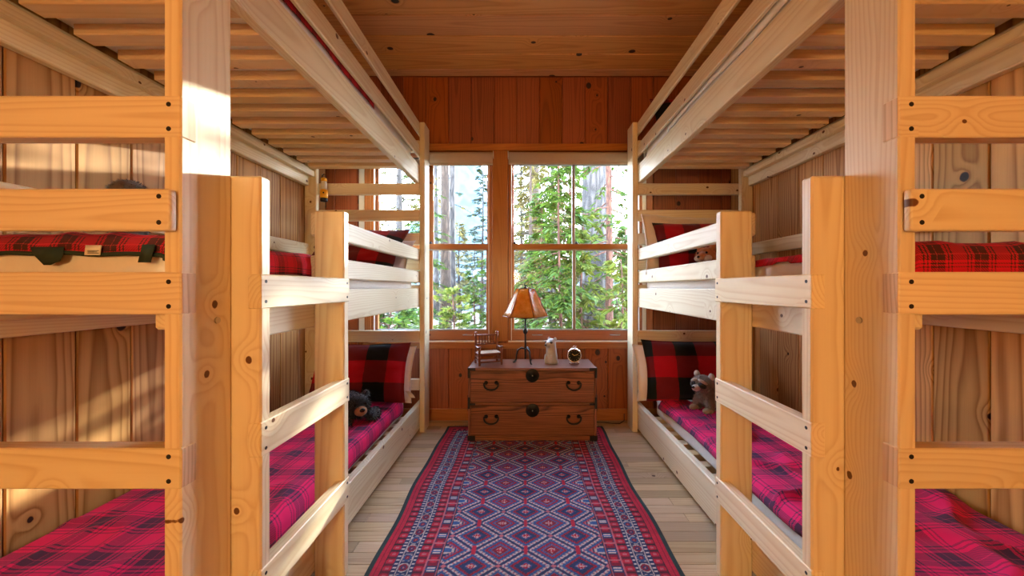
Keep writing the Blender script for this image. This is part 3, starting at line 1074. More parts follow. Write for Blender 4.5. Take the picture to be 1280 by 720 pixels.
for s in (-1, 1):
    bit('paw', (s * 0.046, -0.085, 0.016), (0.027, 0.036, 0.019), M['coon_paw'], coon, mwr)
    bit('mask_patch', (s * 0.031, -0.115, 0.168), (0.026, 0.014, 0.017), M['bear'], coon, mwr, (0, s * 0.5, s * 0.5))
    bit('brow', (s * 0.030, -0.108, 0.191), (0.030, 0.016, 0.010), M['coon_light'], coon, mwr, (0, s * 0.45, s * 0.45))
    bit('eye', (s * 0.026, -0.128, 0.171), (0.0065, 0.005, 0.0065), M['eye'], coon, mwr)
    er = bit('ear', (s * 0.050, -0.056, 0.219), (0.021, 0.010, 0.022), M['coon_light'], coon, mwr)
bit('muzzle', (0, -0.128, 0.152), (0.026, 0.028, 0.020), M['coon_light'], coon, mwr)
bit('nose', (0, -0.156, 0.158), (0.010, 0.008, 0.008), M['eye'], coon, mwr)

# fox head and shoulders peeking over the guard rail
mwf = Matrix.Translation((1.200, 2.42, 1.187)) @ Matrix.Rotation(lean(-52), 4, 'Z')
fox_e = [((0, 0.08, 0.055), (0.060, 0.10, 0.056)), ((0, -0.035, 0.105), (0.062, 0.052, 0.050)),
         ((-0.052, -0.05, 0.03), (0.022, 0.055, 0.024)), ((0.052, -0.05, 0.03), (0.022, 0.055, 0.024)), ((0, 0.21, 0.05), (0.035, 0.08, 0.035))]
fox = plush('toy_fox', mwf, fox_e, M['fox'], 'orange plush fox looking between the guard rails of the middle right bunk', M['fox'], 3600, 0.010, group='soft toys on the bunks')
V, F = tube_data([(0, -0.065, 0.098), (0, -0.10, 0.090), (0, -0.128, 0.085)], (0.036, 0.022, 0.010), 12)
mesh_obj('muzzle', V, F, M['fox'], fox, True, mwf)
bit('nose', (0, -0.132, 0.088), (0.009, 0.007, 0.007), M['eye'], fox, mwf)
for s in (-1, 1):
    bit('cheek', (s * 0.030, -0.072, 0.083), (0.026, 0.026, 0.020), M['fox_pale'], fox, mwf)
    bit('eye', (s * 0.028, -0.083, 0.117), (0.007, 0.006, 0.007), M['eye'], fox, mwf)
    V, F = tube_data([(s * 0.036, -0.03, 0.140), (s * 0.044, -0.028, 0.165), (s * 0.048, -0.026, 0.188)], (0.024, 0.015, 0.003), 10)
    mesh_obj('ear', V, F, M['fox'], fox, True, mwf)

# small grey woolly hump on the left middle bunk
gp = at(162, 233, 1.30)
mwg = Matrix.Translation((gp.x, gp.y, 1.205))
gv = [((0, 0, gp.z - 1.205 - 0.03), (0.048, 0.06, 0.052)), ((0.0, 0, 0.10), (0.044, 0.055, 0.10))]
g = plush('woolly_toy', mwg, gv, M['grey_wool'], 'grey woolly toy whose rounded back shows above the end guard of the left bunk', M['grey_wool'], 1500, 0.010)
bit('face', (0, -0.052, gp.z - 1.205 - 0.06), (0.026, 0.022, 0.022), M['eye'], g, mwg)

# ------------------------------------------------------------------ lantern hung in the left bunk
lp = at(405, 222, 2.70)
lx, ly, lz = lp.x, lp.y, lp.z
M['yellow'] = plain('yellow_plastic', (0.85, 0.42, 0.01), 0.35)
M['clear'] = plain('clear_plastic', (0.86, 0.84, 0.80), 0.1)
ln = empty('camping_lantern', (lx, ly, lz - 0.17), 'small yellow and black lantern hung at the far corner of the left bunk', 'lantern')
T = Matrix.Translation
lathe('lantern_foot', [(0.020, 0), (0.024, 0.004), (0.024, 0.022), (0.021, 0.026)], M['black'], ln, 18, T((lx, ly, lz - 0.175)))
lathe('lantern_body', [(0.022, 0), (0.027, 0.01), (0.027, 0.050), (0.022, 0.062)], M['yellow'], ln, 18, T((lx, ly, lz - 0.150)))
lathe('lantern_globe', [(0.019, 0), (0.021, 0.01), (0.019, 0.058), (0.016, 0.062)], M['clear'], ln, 18, T((lx, ly, lz - 0.089)))
lathe('lantern_cap', [(0.020, 0), (0.021, 0.006), (0.018, 0.022), (0.008, 0.028)], M['yellow'], ln, 18, T((lx, ly, lz - 0.028)))
bit('switch', (lx + 0.01, ly - 0.026, lz - 0.115), (0.006, 0.005, 0.006), M['black'], ln, Matrix.Identity(4))
tube('hanger', [(lx - 0.014, ly, lz - 0.004), (lx - 0.012, ly, lz + 0.016), (lx, ly, lz + 0.026), (lx + 0.012, ly, lz + 0.016), (lx + 0.014, ly, lz - 0.004)], 0.0022, M['black'], ln, 6)
tube('hook', [(lx, ly + 0.0, lz + 0.026), (lx - 0.02, ly + 0.02, lz + 0.03), (lx - 0.035, ly + 0.035, lz + 0.03)], 0.002, M['steel'], ln, 6)

# ------------------------------------------------------------------ rug
def rug():
    x0, x1, y0, y1 = -0.600, 0.600, 0.95, 2.885
    st = 0.0034
    nx, ny = int((x1 - x0) / st), int((y1 - y0) / st)
    X, Y = np.meshgrid(np.linspace(x0, x1, nx), np.linspace(y0, y1, ny), indexing='ij')
    e = np.minimum(np.minimum(0.6 - np.abs(X), y1 - Y), Y - y0)          # distance from the edge
    side = (0.6 - np.abs(X)) <= np.minimum(y1 - Y, Y - y0)
    L = np.where(side, Y, X)                                             # runs along the border
    col = np.zeros(X.shape + (3,))
    navy, blue, red, dred, pink, white, dark, green = [np.array(c) for c in (
        (0.012, 0.035, 0.12), (0.025, 0.11, 0.33), (0.50, 0.012, 0.045), (0.20, 0.006, 0.03), (0.50, 0.13, 0.17),
        (0.62, 0.56, 0.54), (0.012, 0.012, 0.018), (0.018, 0.045, 0.045))]

    def put(mask, c):
        col[mask] = c
    put(e >= 0, green)

    def band(a, b):
        return (e >= a) & (e < b)

    def per(p, ph=0.0):
        return np.abs(((L / p + ph) % 1.0) - 0.5) * 2                    # 0 mid, 1 ends
    put(band(0.018, 0.054), red)
    put(band(0.033, 0.037), dred)
    put(band(0.054, 0.056), dark)

    def motif(a, b, p):
        m = band(a, b)
        put(m, dred)
        h = (e - a) / (b - a)
        tri = per(p)
        put(m & (tri + 0.45 * np.abs(h - 0.5) < 0.62), red)
        put(m & (tri < 0.26) & (np.abs(h - 0.5) < 0.22), pink)
        put(m & (tri > 0.86), dark)
    motif(0.056, 0.092, 0.038)

    def dots(a, b):
        m = band(a, b)
        put(m, navy)
        put(m & (per(0.020) < 0.34) & (np.abs((e - a) / (b - a) - 0.5) < 0.3), white)
    dots(0.092, 0.110)
    m = band(0.110, 0.158)
    put(m, navy)
    put(m & ((e < 0.1135) | (e > 0.1545)), white * 0.9)
    h = ((e - 0.110) / 0.048 - 0.5) * 2
    kk = np.floor(L / 0.052)
    d = np.sqrt((h / 0.92) ** 2 + (((L / 0.052) % 1.0 - 0.5) * 2 / 0.92) ** 2)
    put(m & (d < 1.02) & (d > 0.80) & (((L * 160) % 1) < 0.6), white * 0.8)
    put(m & (d < 0.80) & (kk % 2 == 0), blue * 0.7)
    put(m & (d < 0.80) & (kk % 2 == 1), dred * 1.2)
    put(m & (d < 0.45) & (kk % 2 == 0), dred)
    put(m & (d < 0.45) & (kk % 2 == 1), navy)
    put(m & (d < 0.18), pink)
    dots(0.158, 0.176)
    motif(0.176, 0.212, 0.038)
    put(band(0.212, 0.215), dark)
    put(band(0.215, 0.222), pink)
    m = band(0.222, 0.264)
    put(m, navy)
    h = (e - 0.222) / 0.042
    kb = (L / 0.096) % 1.0
    put(m & (kb < 0.62) & (np.abs(h - 0.5) < 0.42), dred)
    put(m & (np.abs(kb - 0.31) < 0.16) & (np.abs(h - 0.5) < 0.3), red)
    put(m & (np.abs(kb - 0.31) < 0.05), pink)
    put(m & (np.abs(kb - 0.81) < 0.10) & (np.abs(h - 0.5) < 0.40), white)
    put(m & (np.abs(kb - 0.81) < 0.03), blue)
    put(band(0.264, 0.270), pink)
    put(band(0.270, 0.273), dark)
    # field of lozenges
    fm = e >= 0.273
    put(fm, blue * 0.85)
    Xc = X - 0.007
    Yc = Y - 1.437
    p = Xc / 0.213 + Yc / 0.175
    q = Xc / 0.213 - Yc / 0.175
    pr, qr = np.round(p), np.round(q)
    ap, aq = np.abs(p - pr), np.abs(q - qr)
    mm = np.maximum(ap, aq)
    mn = np.minimum(ap, aq)
    cell = (pr + qr) % 2
    run = np.where(ap > aq, q, p)
    tooth = ((run * 9.0) % 1.0) < 0.55
    put(fm & (mm > 0.395) & (mm < 0.450) & (mn < 0.42), white * 0.95)
    put(fm & (mm > 0.395) & (mm < 0.440) & (mn < 0.42) & ~tooth, pink)
    put(fm & (mm > 0.365) & (mm <= 0.395) & tooth & (mn < 0.36), white * 0.6)
    put(fm & (mm > 0.455), navy)
    put(fm & (mm > 0.44) & (mn > 0.44), pink)
    ins = fm & (mm < 0.30)
    put(ins & (cell == 0), dred * 0.7)
    put(ins & (cell == 1), dred)
    spk = ((p * 13) % 1.0 < 0.5) ^ ((q * 13) % 1.0 < 0.5)
    put(ins & spk & (mm > 0.23), red * 0.9)
    put(ins & (mm < 0.23) & (cell == 0), navy)
    put(ins & (mm < 0.23) & (cell == 1), blue * 0.9)
    put(ins & (mm < 0.19) & spk & (cell == 1), pink * 0.8)
    put(ins & (mm < 0.165) & (cell == 1), dred)
    put(ins & (mm < 0.13) & spk & (cell == 0), blue)
    put(ins & (mm < 0.095), red * 0.8)
    fl = ((p * 22) % 1.0 < 0.5) & ((q * 22) % 1.0 < 0.5)
    put(ins & (mm < 0.10) & fl, white)
    # stubby red crosses where lozenges meet above and below
    cxx = np.abs(((Xc / 0.213 + 0.0) % 1.0))
    cxx = np.minimum(cxx, 1 - cxx) * 0.213
    cyy = np.abs((Yc / 0.175 + 0.5) % 1.0 - 0.0)
    cyy = np.minimum(cyy, 1 - cyy) * 0.175
    put(fm & (cxx < 0.008) & (cyy < 0.026), red)
    # stepped half motifs at the sides of the field
    sy = (Yc / 0.175 + 0.5) % 1.0
    sy = np.minimum(sy, 1 - sy) * 0.175
    sx = 0.327 - np.abs(X)
    stepx = 0.052 - np.floor(sy / 0.009) * 0.011
    hm = fm & side & (sx < stepx) & (sy < 0.045)
    put(hm, navy)
    put(hm & (sx > stepx - 0.007), pink)
    put(hm & (sx < stepx - 0.013) & (sy < 0.022), white * 0.8)
    put(hm & (sx < stepx - 0.022) & (sy < 0.012), blue)
    # hand-dyed unevenness, row by row
    stripe = 0.86 + 0.28 * np.interp(Y, np.linspace(y0, y1, 60), RNG.random(60))
    col *= stripe[..., None]
    col *= RNG.uniform(0.82, 1.18, size=X.shape)[..., None]
    # gentle ripples
    Z = 0.0075 + 0.0012 * np.sin(X * 9 + Y * 3) * np.sin(Y * 4.0)
    wob = 0.006 * np.sin(Y * 5.1) + 0.004 * np.sin(Y * 11.7)
    V = np.stack([X + wob * np.abs(X) / 0.6, Y, Z], -1).reshape(-1, 3)
    idx = np.arange(nx * ny).reshape(nx, ny)
    F = np.stack([idx[:-1, :-1], idx[1:, :-1], idx[1:, 1:], idx[:-1, 1:]], -1).reshape(-1, 4)
    t = NT('rug_wool')
    at_ = t.n('ShaderNodeAttribute', attribute_name='pile')
    tc = t.n('ShaderNodeTexCoord')
    nz = t.noise(tc.outputs['Object'], 260.0, 2.0)
    t.put(t.bsdf.inputs['Base Color'], t.mix(t.math('MULTIPLY', nz, 0.35), at_.outputs['Color'], (0.01, 0.01, 0.02)))
    t.bsdf.inputs['Roughness'].default_value = 0.85
    t.bsdf.inputs['Specular IOR Level'].default_value = 0.2
    t.bsdf.inputs['Sheen Weight'].default_value = 0.05
    t.bump(nz, 0.5, 0.002)
    o = np_mesh('rug', V, F, t.m, None, True)
    a = o.data.attributes.new('pile', 'FLOAT_COLOR', 'POINT')
    a.data.foreach_set('color', np.concatenate([np.clip(col, 0, 1).reshape(-1, 3), np.ones((nx * ny, 1))], 1).astype(np.float32).ravel())
    sd = o.modifiers.new('thick', 'SOLIDIFY')
    sd.thickness = 0.006
    sd.offset = -1
    tag(o, 'red and navy wool runner rug with a lozenge field in the aisle', 'rug')
    # fringe at the far end
    n = 260
    xs = np.linspace(x0 + 0.004, x1 - 0.004, n) + RNG.uniform(-0.002, 0.002, n)
    V, F = [], []
    for i, xx in enumerate(xs):
        dx, ln = RNG.uniform(-0.008, 0.008), RNG.uniform(0.028, 0.045)
        b = len(V)
        V += [(xx - 0.0013, y1 - 0.003, 0.006), (xx + 0.0013, y1 - 0.003, 0.006), (xx + dx + 0.0016, y1 + ln, 0.002), (xx + dx - 0.0016, y1 + ln, 0.002),
              (xx, y1 - 0.003, 0.0085), (xx + dx, y1 + ln, 0.004)]
        F += [(b, b + 4, b + 5, b + 3), (b + 4, b + 1, b + 2, b + 5), (b, b + 3, b + 2, b + 1)]
    fr = mesh_obj('fringe', V, F, plain('cotton_fringe', (0.62, 0.55, 0.45), 0.9), o)
    fr['kind'] = 'stuff'


rug()

# ------------------------------------------------------------------ chest of drawers
CX0, CX1, CY0, CY1, CZ0, CZ1 = -0.391, 0.509, 2.600, 2.925, 0.012, 0.520
chest = empty('chest', ((CX0 + CX1) / 2, (CY0 + CY1) / 2, CZ0), 'low dark wooden chest with black iron fittings under the window', 'chest')
CXM = (CX0 + CX1) / 2
M['chest_top'] = wood('chest_top_wood', (0.30, 0.13, 0.075), (0.12, 0.05, 0.035), ring=120, contrast=0.7, knot_gate=0.98, rough=0.28, spec=0.6)
board('top_board', CX0, CX1, CY0, CY1, CZ1 - 0.020, CZ1, M['chest_top'], chest, 0.003)
board('side_panel', CX0, CX0 + 0.016, CY0, CY1, CZ0, CZ1 - 0.020, M['chest'], chest, 0.002)
board('side_panel', CX1 - 0.016, CX1, CY0, CY1, CZ0, CZ1 - 0.020, M['chest'], chest, 0.002)
board('back_panel', CX0 + 0.016, CX1 - 0.016, CY1 - 0.012, CY1, CZ0, CZ1 - 0.02, M['chest'], chest, 0.0)
board('base_board', CX0 + 0.016, CX1 - 0.016, CY0 + 0.001, CY1 - 0.012, CZ0, CZ0 + 0.036, M['chest'], chest, 0.002)
board('divider', CX0 + 0.016, CX1 - 0.016, CY0 + 0.003, CY1 - 0.012, CZ1 - 0.262, CZ1 - 0.242, M['chest'], chest, 0.002)
for z0, z1 in ((CZ1 - 0.240, CZ1 - 0.022), (CZ0 + 0.038, CZ1 - 0.264)):
    dr = board('drawer', CX0 + 0.0175, CX1 - 0.0175, CY0 + 0.002, CY1 - 0.02, z0 + 0.001, z1 - 0.001, M['chest'], chest, 0.0025)
    zc = (z0 + z1) / 2
    for hx in (CXM - 0.288, CXM + 0.288):
        pts = []
        for i in range(13):
            a = PI * i / 12
            pts.append((hx - 0.050 * math.cos(a), CY0 - 0.016 - 0.006 * math.sin(a), zc + 0.026 - 0.044 * math.sin(a) ** 0.8))
        pts = [(hx - 0.036, CY0 - 0.013, zc + 0.030)] + pts + [(hx + 0.036, CY0 - 0.013, zc + 0.030)]
        tube('handle', pts, [0.005] + [0.0062] * 13 + [0.005], M['black'], dr, 8)
        for s in (-1, 1):
            lathe('handle_rose', [(0.0, 0.0), (0.014, 0.0), (0.013, 0.004), (0.006, 0.008), (0.005, 0.018), (0.0, 0.019)], M['black'], dr, 12,
                  T((hx + s * 0.036, CY0 + 0.002, zc + 0.028)) @ Matrix.Rotation(PI / 2, 4, 'X'))
    lpz = z1 - 0.030 if z1 > 0.4 else z1 - 0.032
    pl = lathe('lock_plate', [(0.0, 0.0), (0.047, 0.0), (0.047, 0.0025), (0.044, 0.0040), (0.010, 0.0045), (0.010, 0.0075), (0.0, 0.008)], M['black'], dr, 28,
               T((CXM, CY0 - 0.001, lpz)) @ Matrix.Rotation(PI / 2, 4, 'X'))
    screw(pl, (CXM, CY0 - 0.0095, lpz), (0, -1, 0), 0.004, 'steel', 'keyhole_pin', 0.0005)
# iron corner straps
for s, xx in ((1, CX0), (-1, CX1)):
    def strap(x_in, x_out, y_, z0, z1, nm='corner_iron'):
        board(nm, min(x_in, x_out), max(x_in, x_out), y_, y_ + 0.003, z0, z1, M['black'], chest, 0.0008)
    strap(xx - s * 0.002, xx + s * 0.015, CY0 - 0.003, CZ1 - 0.070, CZ1 + 0.001)
    strap(xx + s * 0.015, xx + s * 0.052, CY0 - 0.003, CZ1 - 0.020, CZ1 + 0.001)
    strap(xx - s * 0.002, xx + s * 0.014, CY0 - 0.003, CZ1 - 0.285, CZ1 - 0.205)
    strap(xx + s * 0.014, xx + s * 0.050, CY0 - 0.003, CZ1 - 0.259, CZ1 - 0.246)
    strap(xx - s * 0.004, xx + s * 0.050, CY0 - 0.004, CZ0, CZ0 + 0.035)
    board('side_iron', min(xx, xx - s * 0.003), max(xx, xx - s * 0.003), CY0 - 0.002, CY0 + 0.05, CZ1 - 0.30, CZ1 - 0.19, M['black'], chest, 0.0008)
    board('side_iron', min(xx, xx - s * 0.003), max(xx, xx - s * 0.003), CY0 - 0.002, CY0 + 0.06, CZ1 - 0.06, CZ1 + 0.001, M['black'], chest, 0.0008)
    board('side_iron', min(xx, xx - s * 0.003), max(xx, xx - s * 0.003), CY0 - 0.002, CY0 + 0.06, CZ0, CZ0 + 0.04, M['black'], chest, 0.0008)

ZT = CZ1 + 0.0005


# ------------------------------------------------------------------ table lamp
lx, ly = 0.010, 2.775
lamp = empty('table_lamp', (lx, ly, ZT), 'black iron table lamp with an amber hide shade on the chest', 'lamp')
for k in range(3):
    a = -PI / 2 + PI / 6 + k * 2 * PI / 3 - 0.5 + (0.5)
    ca, sa = math.cos(a), math.sin(a)
    prof_pts = [(0.006, 0.105), (0.030, 0.112), (0.056, 0.095), (0.066, 0.060), (0.070, 0.025), (0.080, 0.007), (0.094, 0.006)]
    tube('leg', [(lx + r * ca, ly + r * sa, ZT + z) for r, z in prof_pts], [0.006, 0.006, 0.0055, 0.0055, 0.0055, 0.006, 0.004], M['black'], lamp, 8)
tube('stem', [(lx, ly, ZT + 0.03), (lx, ly, ZT + 0.36)], 0.0068, M['black'], lamp, 10)
lathe('knop', [(0.007, -0.022), (0.016, -0.010), (0.018, 0.0), (0.016, 0.010), (0.007, 0.022)], M['black'], lamp, 16, T((lx, ly, ZT + 0.235)))
lathe('drip_pan', [(0.006, 0.0), (0.036, 0.004), (0.036, 0.008), (0.006, 0.008)], M['black'], lamp, 20, T((lx, ly, ZT + 0.327)))
lathe('socket', [(0.012, 0), (0.014, 0.01), (0.014, 0.05), (0.010, 0.055)], M['black'], lamp, 14, T((lx, ly, ZT + 0.355)))
tube('harp', [(lx - 0.012, ly, ZT + 0.37), (lx - 0.04, ly, ZT + 0.43), (lx - 0.036, ly, ZT + 0.52), (lx, ly, ZT + 0.556), (lx + 0.036, ly, ZT + 0.52),
              (lx + 0.04, ly, ZT + 0.43), (lx + 0.012, ly, ZT + 0.37)], 0.002, M['black'], lamp, 6)
lathe('finial', [(0.004, 0), (0.014, 0.004), (0.013, 0.009), (0.004, 0.012), (0.006, 0.018), (0.011, 0.022), (0.006, 0.028), (0.001, 0.030)], M['black'], lamp, 14, T((lx, ly, ZT + 0.555)))


def hide_mat():
    t = NT('hide_shade')
    tc = t.n('ShaderNodeTexCoord')
    n1 = t.noise(tc.outputs['Object'], 14.0, 5.0)
    n2 = t.noise(tc.outputs['Object'], 55.0, 3.0)
    col = t.ramp(t.math('ADD', t.math('MULTIPLY', n1, 0.8), t.math('MULTIPLY', n2, 0.2)), [(0.3, (0.55, 0.25, 0.045)), (0.5, (0.80, 0.45, 0.11)), (0.68, (0.95, 0.66, 0.25))])
    t.put(t.bsdf.inputs['Base Color'], col)
    t.bsdf.inputs['Roughness'].default_value = 0.25
    t.bsdf.inputs['Coat Weight'].default_value = 0.5
    t.bsdf.inputs['Coat Roughness'].default_value = 0.15
    tr = t.n('ShaderNodeBsdfTranslucent')
    t.put(tr.inputs[0], col)
    mx = t.n('ShaderNodeMixShader')
    mx.inputs[0].default_value = 0.65
    t.t.links.new(t.bsdf.outputs[0], mx.inputs[1])
    t.t.links.new(tr.outputs[0], mx.inputs[2])
    t.t.links.new(mx.outputs[0], t.out.inputs[0])
    t.bump(n1, 0.5, 0.006)
    return t.m


M['hide'] = hide_mat()
zb, zt2 = 0.868, 1.074
prof_s = [(0.172, zb), (0.148, zb + 0.045), (0.121, zb + 0.100), (0.095, zb + 0.155), (0.067, zt2)]
ns = 6
a0 = math.radians(-70)
corner = []
for k in range(ns):
    a = a0 + 2 * PI * k / ns
    corner.append([(lx + r * math.cos(a), ly + r * math.sin(a), z) for r, z in prof_s])
shade = None
for k in range(ns):
    A, B = corner[k], corner[(k + 1) % ns]
    V, F = [], []
    W = 7
    for p, q in zip(A, B):
        for i in range(W):
            f = i / (W - 1)
            sag = 0.006 * math.sin(PI * f)
            c = Vector(p).lerp(Vector(q), f)
            d = Vector((lx, ly, c.z)) - c
            V.append(c + d.normalized() * sag)
    for j in range(len(prof_s) - 1):
        for i in range(W - 1):
            F.append((j * W + i, j * W + i + 1, (j + 1) * W + i + 1, (j + 1) * W + i))
    o = mesh_obj('shade_panel', V, F, M['hide'], lamp, True)
    s = o.modifiers.new('thick', 'SOLIDIFY')
    s.thickness = 0.0015
    tube('lacing', A, 0.0022, M['chair'], o, 6)
for idx, nm in ((0, 'shade_ring'), (-1, 'shade_ring')):
    pts = [c[idx] for c in corner]
    tube(nm, pts + pts[:1], 0.0028, M['chair'], lamp, 6)
for k in range(3):
    tube('spider_arm', [(lx, ly, zt2 - 0.002), corner[2 * k][-1]], 0.0018, M['black'], lamp, 6)
cd = tag(tube('lamp_cord', [(0.515, 2.985, 0.012), (0.56, 2.985, 0.004), (0.62, 2.975, 0.004), (0.70, 2.955, 0.004), (0.76, 2.95, 0.004), (0.80, 2.97, 0.02), (0.81, 3.01, 0.06)], 0.0035, M['cord'], None, 6),
         'thin black cord on the floorboards to the right of the chest', 'cord')

# ------------------------------------------------------------------ toy armchair with a rush seat
mch = T((-0.262, 2.745, ZT)) @ Matrix.Rotation(math.radians(20), 4, 'Z')
tch = tag(link(bpy.data.objects.new('toy_chair', None), None, mch), 'little turned wooden armchair with a woven seat on the chest', 'toy chair')


def spindle(name, p0, p1, r, parent=tch, bulge=0.0, seg=8, mat='chair'):
    p0, p1 = Vector(p0), Vector(p1)
    n = 9
    pts = [p0.lerp(p1, i / (n - 1)) for i in range(n)]
    rad = [r * (1 + bulge * math.sin(PI * 2.5 * i / (n - 1)) ** 2) for i in range(n)]
    V, F = tube_data(pts, rad, seg)
    return mesh_obj(name, V, F, M[mat], parent, True, mch)


hw, dd = 0.082, 0.060
for s in (-1, 1):
    spindle('back_post', (s * hw, dd, 0), (s * hw, dd, 0.220), 0.0085)
    V, F = ellipsoid((s * hw, dd, 0.224), (0.011, 0.011, 0.010), seg=12, rings=8)
    mesh_obj('ball_finial', V, F, M['chair'], tch, True, mch)
    spindle('front_post', (s * hw, -dd, 0), (s * hw, -dd, 0.128), 0.0085)
    V, F = ellipsoid((s * hw, -dd, 0.131), (0.012, 0.012, 0.009), seg=12, rings=8)
    mesh_obj('ball_finial', V, F, M['chair'], tch, True, mch)
    spindle('arm', (s * hw, dd, 0.124), (s * hw, -dd, 0.124), 0.006)
    for zz in (0.028, 0.052):
        spindle('stretcher', (s * hw, dd, zz), (s * hw, -dd, zz), 0.005)
    spindle('seat_rail', (s * hw, dd, 0.080), (s * hw, -dd, 0.080), 0.006)
for yy in (-dd, dd):
    spindle('seat_rail', (-hw, yy, 0.082), (hw, yy, 0.082), 0.006)
    for zz in (0.026, 0.050):
        spindle('stretcher', (-hw, yy, zz), (hw, yy, zz), 0.005)
spindle('crest_rail', (-hw, dd, 0.205), (hw, dd, 0.205), 0.0065)
spindle('lower_back_rail', (-hw, dd, 0.138), (hw, dd, 0.138), 0.006)
for i in range(6):
    xx = -0.055 + i * 0.022
    spindle('back_spindle', (xx, dd, 0.138), (xx, dd, 0.205), 0.0038, bulge=0.7)
M['rush'] = wood('rush_weave', (0.62, 0.50, 0.33), (0.30, 0.20, 0.10), ring=420, contrast=0.8, knot_gate=0.99, rough=0.8)
N = 18
V, F = [], []
for i in range(N + 1):
    for j in range(N + 1):
        x, yv = -1 + 2 * i / N, -1 + 2 * j / N
        V.append((x * 0.078, yv * 0.057, 0.089 - 0.006 * (1 - max(abs(x), abs(yv)) ** 2) + 0.0016 * (i % 2 if abs(x) > abs(yv) else j % 2)))
for i in range(N):
    for j in range(N):
        F.append((i * (N + 1) + j, (i + 1) * (N + 1) + j, (i + 1) * (N + 1) + j + 1, i * (N + 1) + j + 1))
so = mesh_obj('rush_seat', V, F, M['rush'], tch, False, mch)
so.modifiers.new('thick', 'SOLIDIFY').thickness = 0.006

# ------------------------------------------------------------------ carved animal figure
M['fig_white'] = plain('carved_pale', (0.46, 0.46, 0.44), 0.55, var=0.22, scale=35, bump=0.3)
M['fig_dark'] = plain('carved_dark', (0.06, 0.055, 0.055), 0.5, var=0.3)
mfg = T((0.205, 2.765, ZT)) @ Matrix.Rotation(math.radians(-38), 4, 'Z')
fg = tag(link(bpy.data.objects.new('animal_figurine', None), None, mfg), 'small pale carved animal sitting upright beside the clock', 'figurine')
secs = [(0.0, 0.046, 0.040, 0.0), (0.006, 0.050, 0.044, 0.0), (0.05, 0.046, 0.042, -0.002), (0.09, 0.040, 0.038, -0.004), (0.118, 0.037, 0.037, -0.008),
        (0.145, 0.038, 0.040, -0.012), (0.166, 0.034, 0.034, -0.010), (0.180, 0.022, 0.020, -0.004), (0.185, 0.006, 0.006, 0.0)]
V, F = [], []
SG = 18
for z, rx, ry, oy in secs:
    for k in range(SG):
        a = 2 * PI * k / SG
        V.append((rx * math.cos(a), oy + ry * math.sin(a), z))
for i in range(len(secs) - 1):
    for k in range(SG):
        k2 = (k + 1) % SG
        F.append((i * SG + k, i * SG + k2, (i + 1) * SG + k2, (i + 1) * SG + k))
F.append(tuple(reversed(range(SG))))
F.append(tuple((len(secs) - 1) * SG + k for k in range(SG)))
mesh_obj('body', V, F, M['fig_white'], fg, True, mfg)
V, F = tube_data([(0, -0.03, 0.148), (0, -0.055, 0.142), (0, -0.072, 0.138)], (0.026, 0.021, 0.014), 12)
mesh_obj('snout', V, F, M['fig_white'], fg, True, mfg)
bit('nose', (0, -0.078, 0.143), (0.010, 0.007, 0.008), M['fig_dark'], fg, mfg)
for s in (-1, 1):
    bit('ear', (s * 0.027, 0.008, 0.178), (0.013, 0.008, 0.016), M['fig_white'], fg, mfg)
    bit('eye_patch', (s * 0.024, -0.040, 0.160), (0.011, 0.008, 0.009), M['fig_dark'], fg, mfg, (0, 0, s * 0.6))
    bit('foreleg', (s * 0.024, -0.038, 0.035), (0.014, 0.014, 0.038), M['fig_white'], fg, mfg)
bit('back_stripe', (0, 0.030, 0.10), (0.016, 0.014, 0.075), M['fig_dark'], fg, mfg)

# ------------------------------------------------------------------ round alarm clock
M['chrome'] = plain('silver_case', (0.72, 0.71, 0.69), 0.22, 1.0, 0.06)
M['dial'] = plain('dark_dial', (0.02, 0.022, 0.02), 0.85, spec=0.1)
M['gold'] = plain('brass_hand', (0.85, 0.62, 0.22), 0.3, 0.6)
mck = T((0.372, 2.745, ZT + 0.062)) @ Matrix.Rotation(math.radians(-12), 4, 'Z')
ck = tag(link(bpy.data.objects.new('alarm_clock', None), None, T((0.372, 2.745, ZT))), 'round silver alarm clock with a dark dial on the chest', 'clock')
RX = mck @ Matrix.Rotation(PI / 2, 4, 'X')
lathe('case', [(0.030, -0.040), (0.046, -0.034), (0.053, -0.020), (0.053, 0.012), (0.049, 0.020), (0.045, 0.018), (0.044, 0.010)], M['chrome'], ck, 30, RX)
lathe('dial', [(0.0, 0.0095), (0.0445, 0.0095), (0.0445, 0.0110), (0.0, 0.0112)], M['dial'], ck, 30, RX)
for k in range(12):
    a = 2 * PI * k / 12
    board_m = box_mesh(0.005, 0.0016, 0.001, 0.0, M['gold'])
    o = bpy.data.objects.new('hour_mark', board_m)
    link(o, ck, RX @ Matrix.Rotation(a, 4, 'Z') @ T((0.036, 0, 0.0118)))
for nm, a, L, wd in (('hour_hand', 2.5, 0.022, 0.0030), ('minute_hand', 0.35, 0.032, 0.0022)):
    o = bpy.data.objects.new(nm, box_mesh(L, wd, 0.0012, 0.0, M['gold']))
    link(o, ck, RX @ Matrix.Rotation(a, 4, 'Z') @ T((L * 0.42, 0, 0.0132)))
for s in (-1, 1):
    V, F = tube_data([(s * 0.026, -0.012, -0.044), (s * 0.034, -0.014, -0.0615)], (0.006, 0.0045), 8)
    mesh_obj('foot', V, F, M['chrome'], ck, True, mck)
V, F = tube_data([(0, 0.012, -0.048), (0, 0.026, -0.0615)], (0.006, 0.0045), 8)
mesh_obj('foot', V, F, M['chrome'], ck, True, mck)
V, F = tube_data([(0.012 * math.cos(a), 0, 0.060 + 0.010 * math.sin(a)) for a in [2 * PI * i / 14 for i in range(15)]], 0.0024, 6)
mesh_obj('top_ring', V, F, M['chrome'], ck, True, mck)

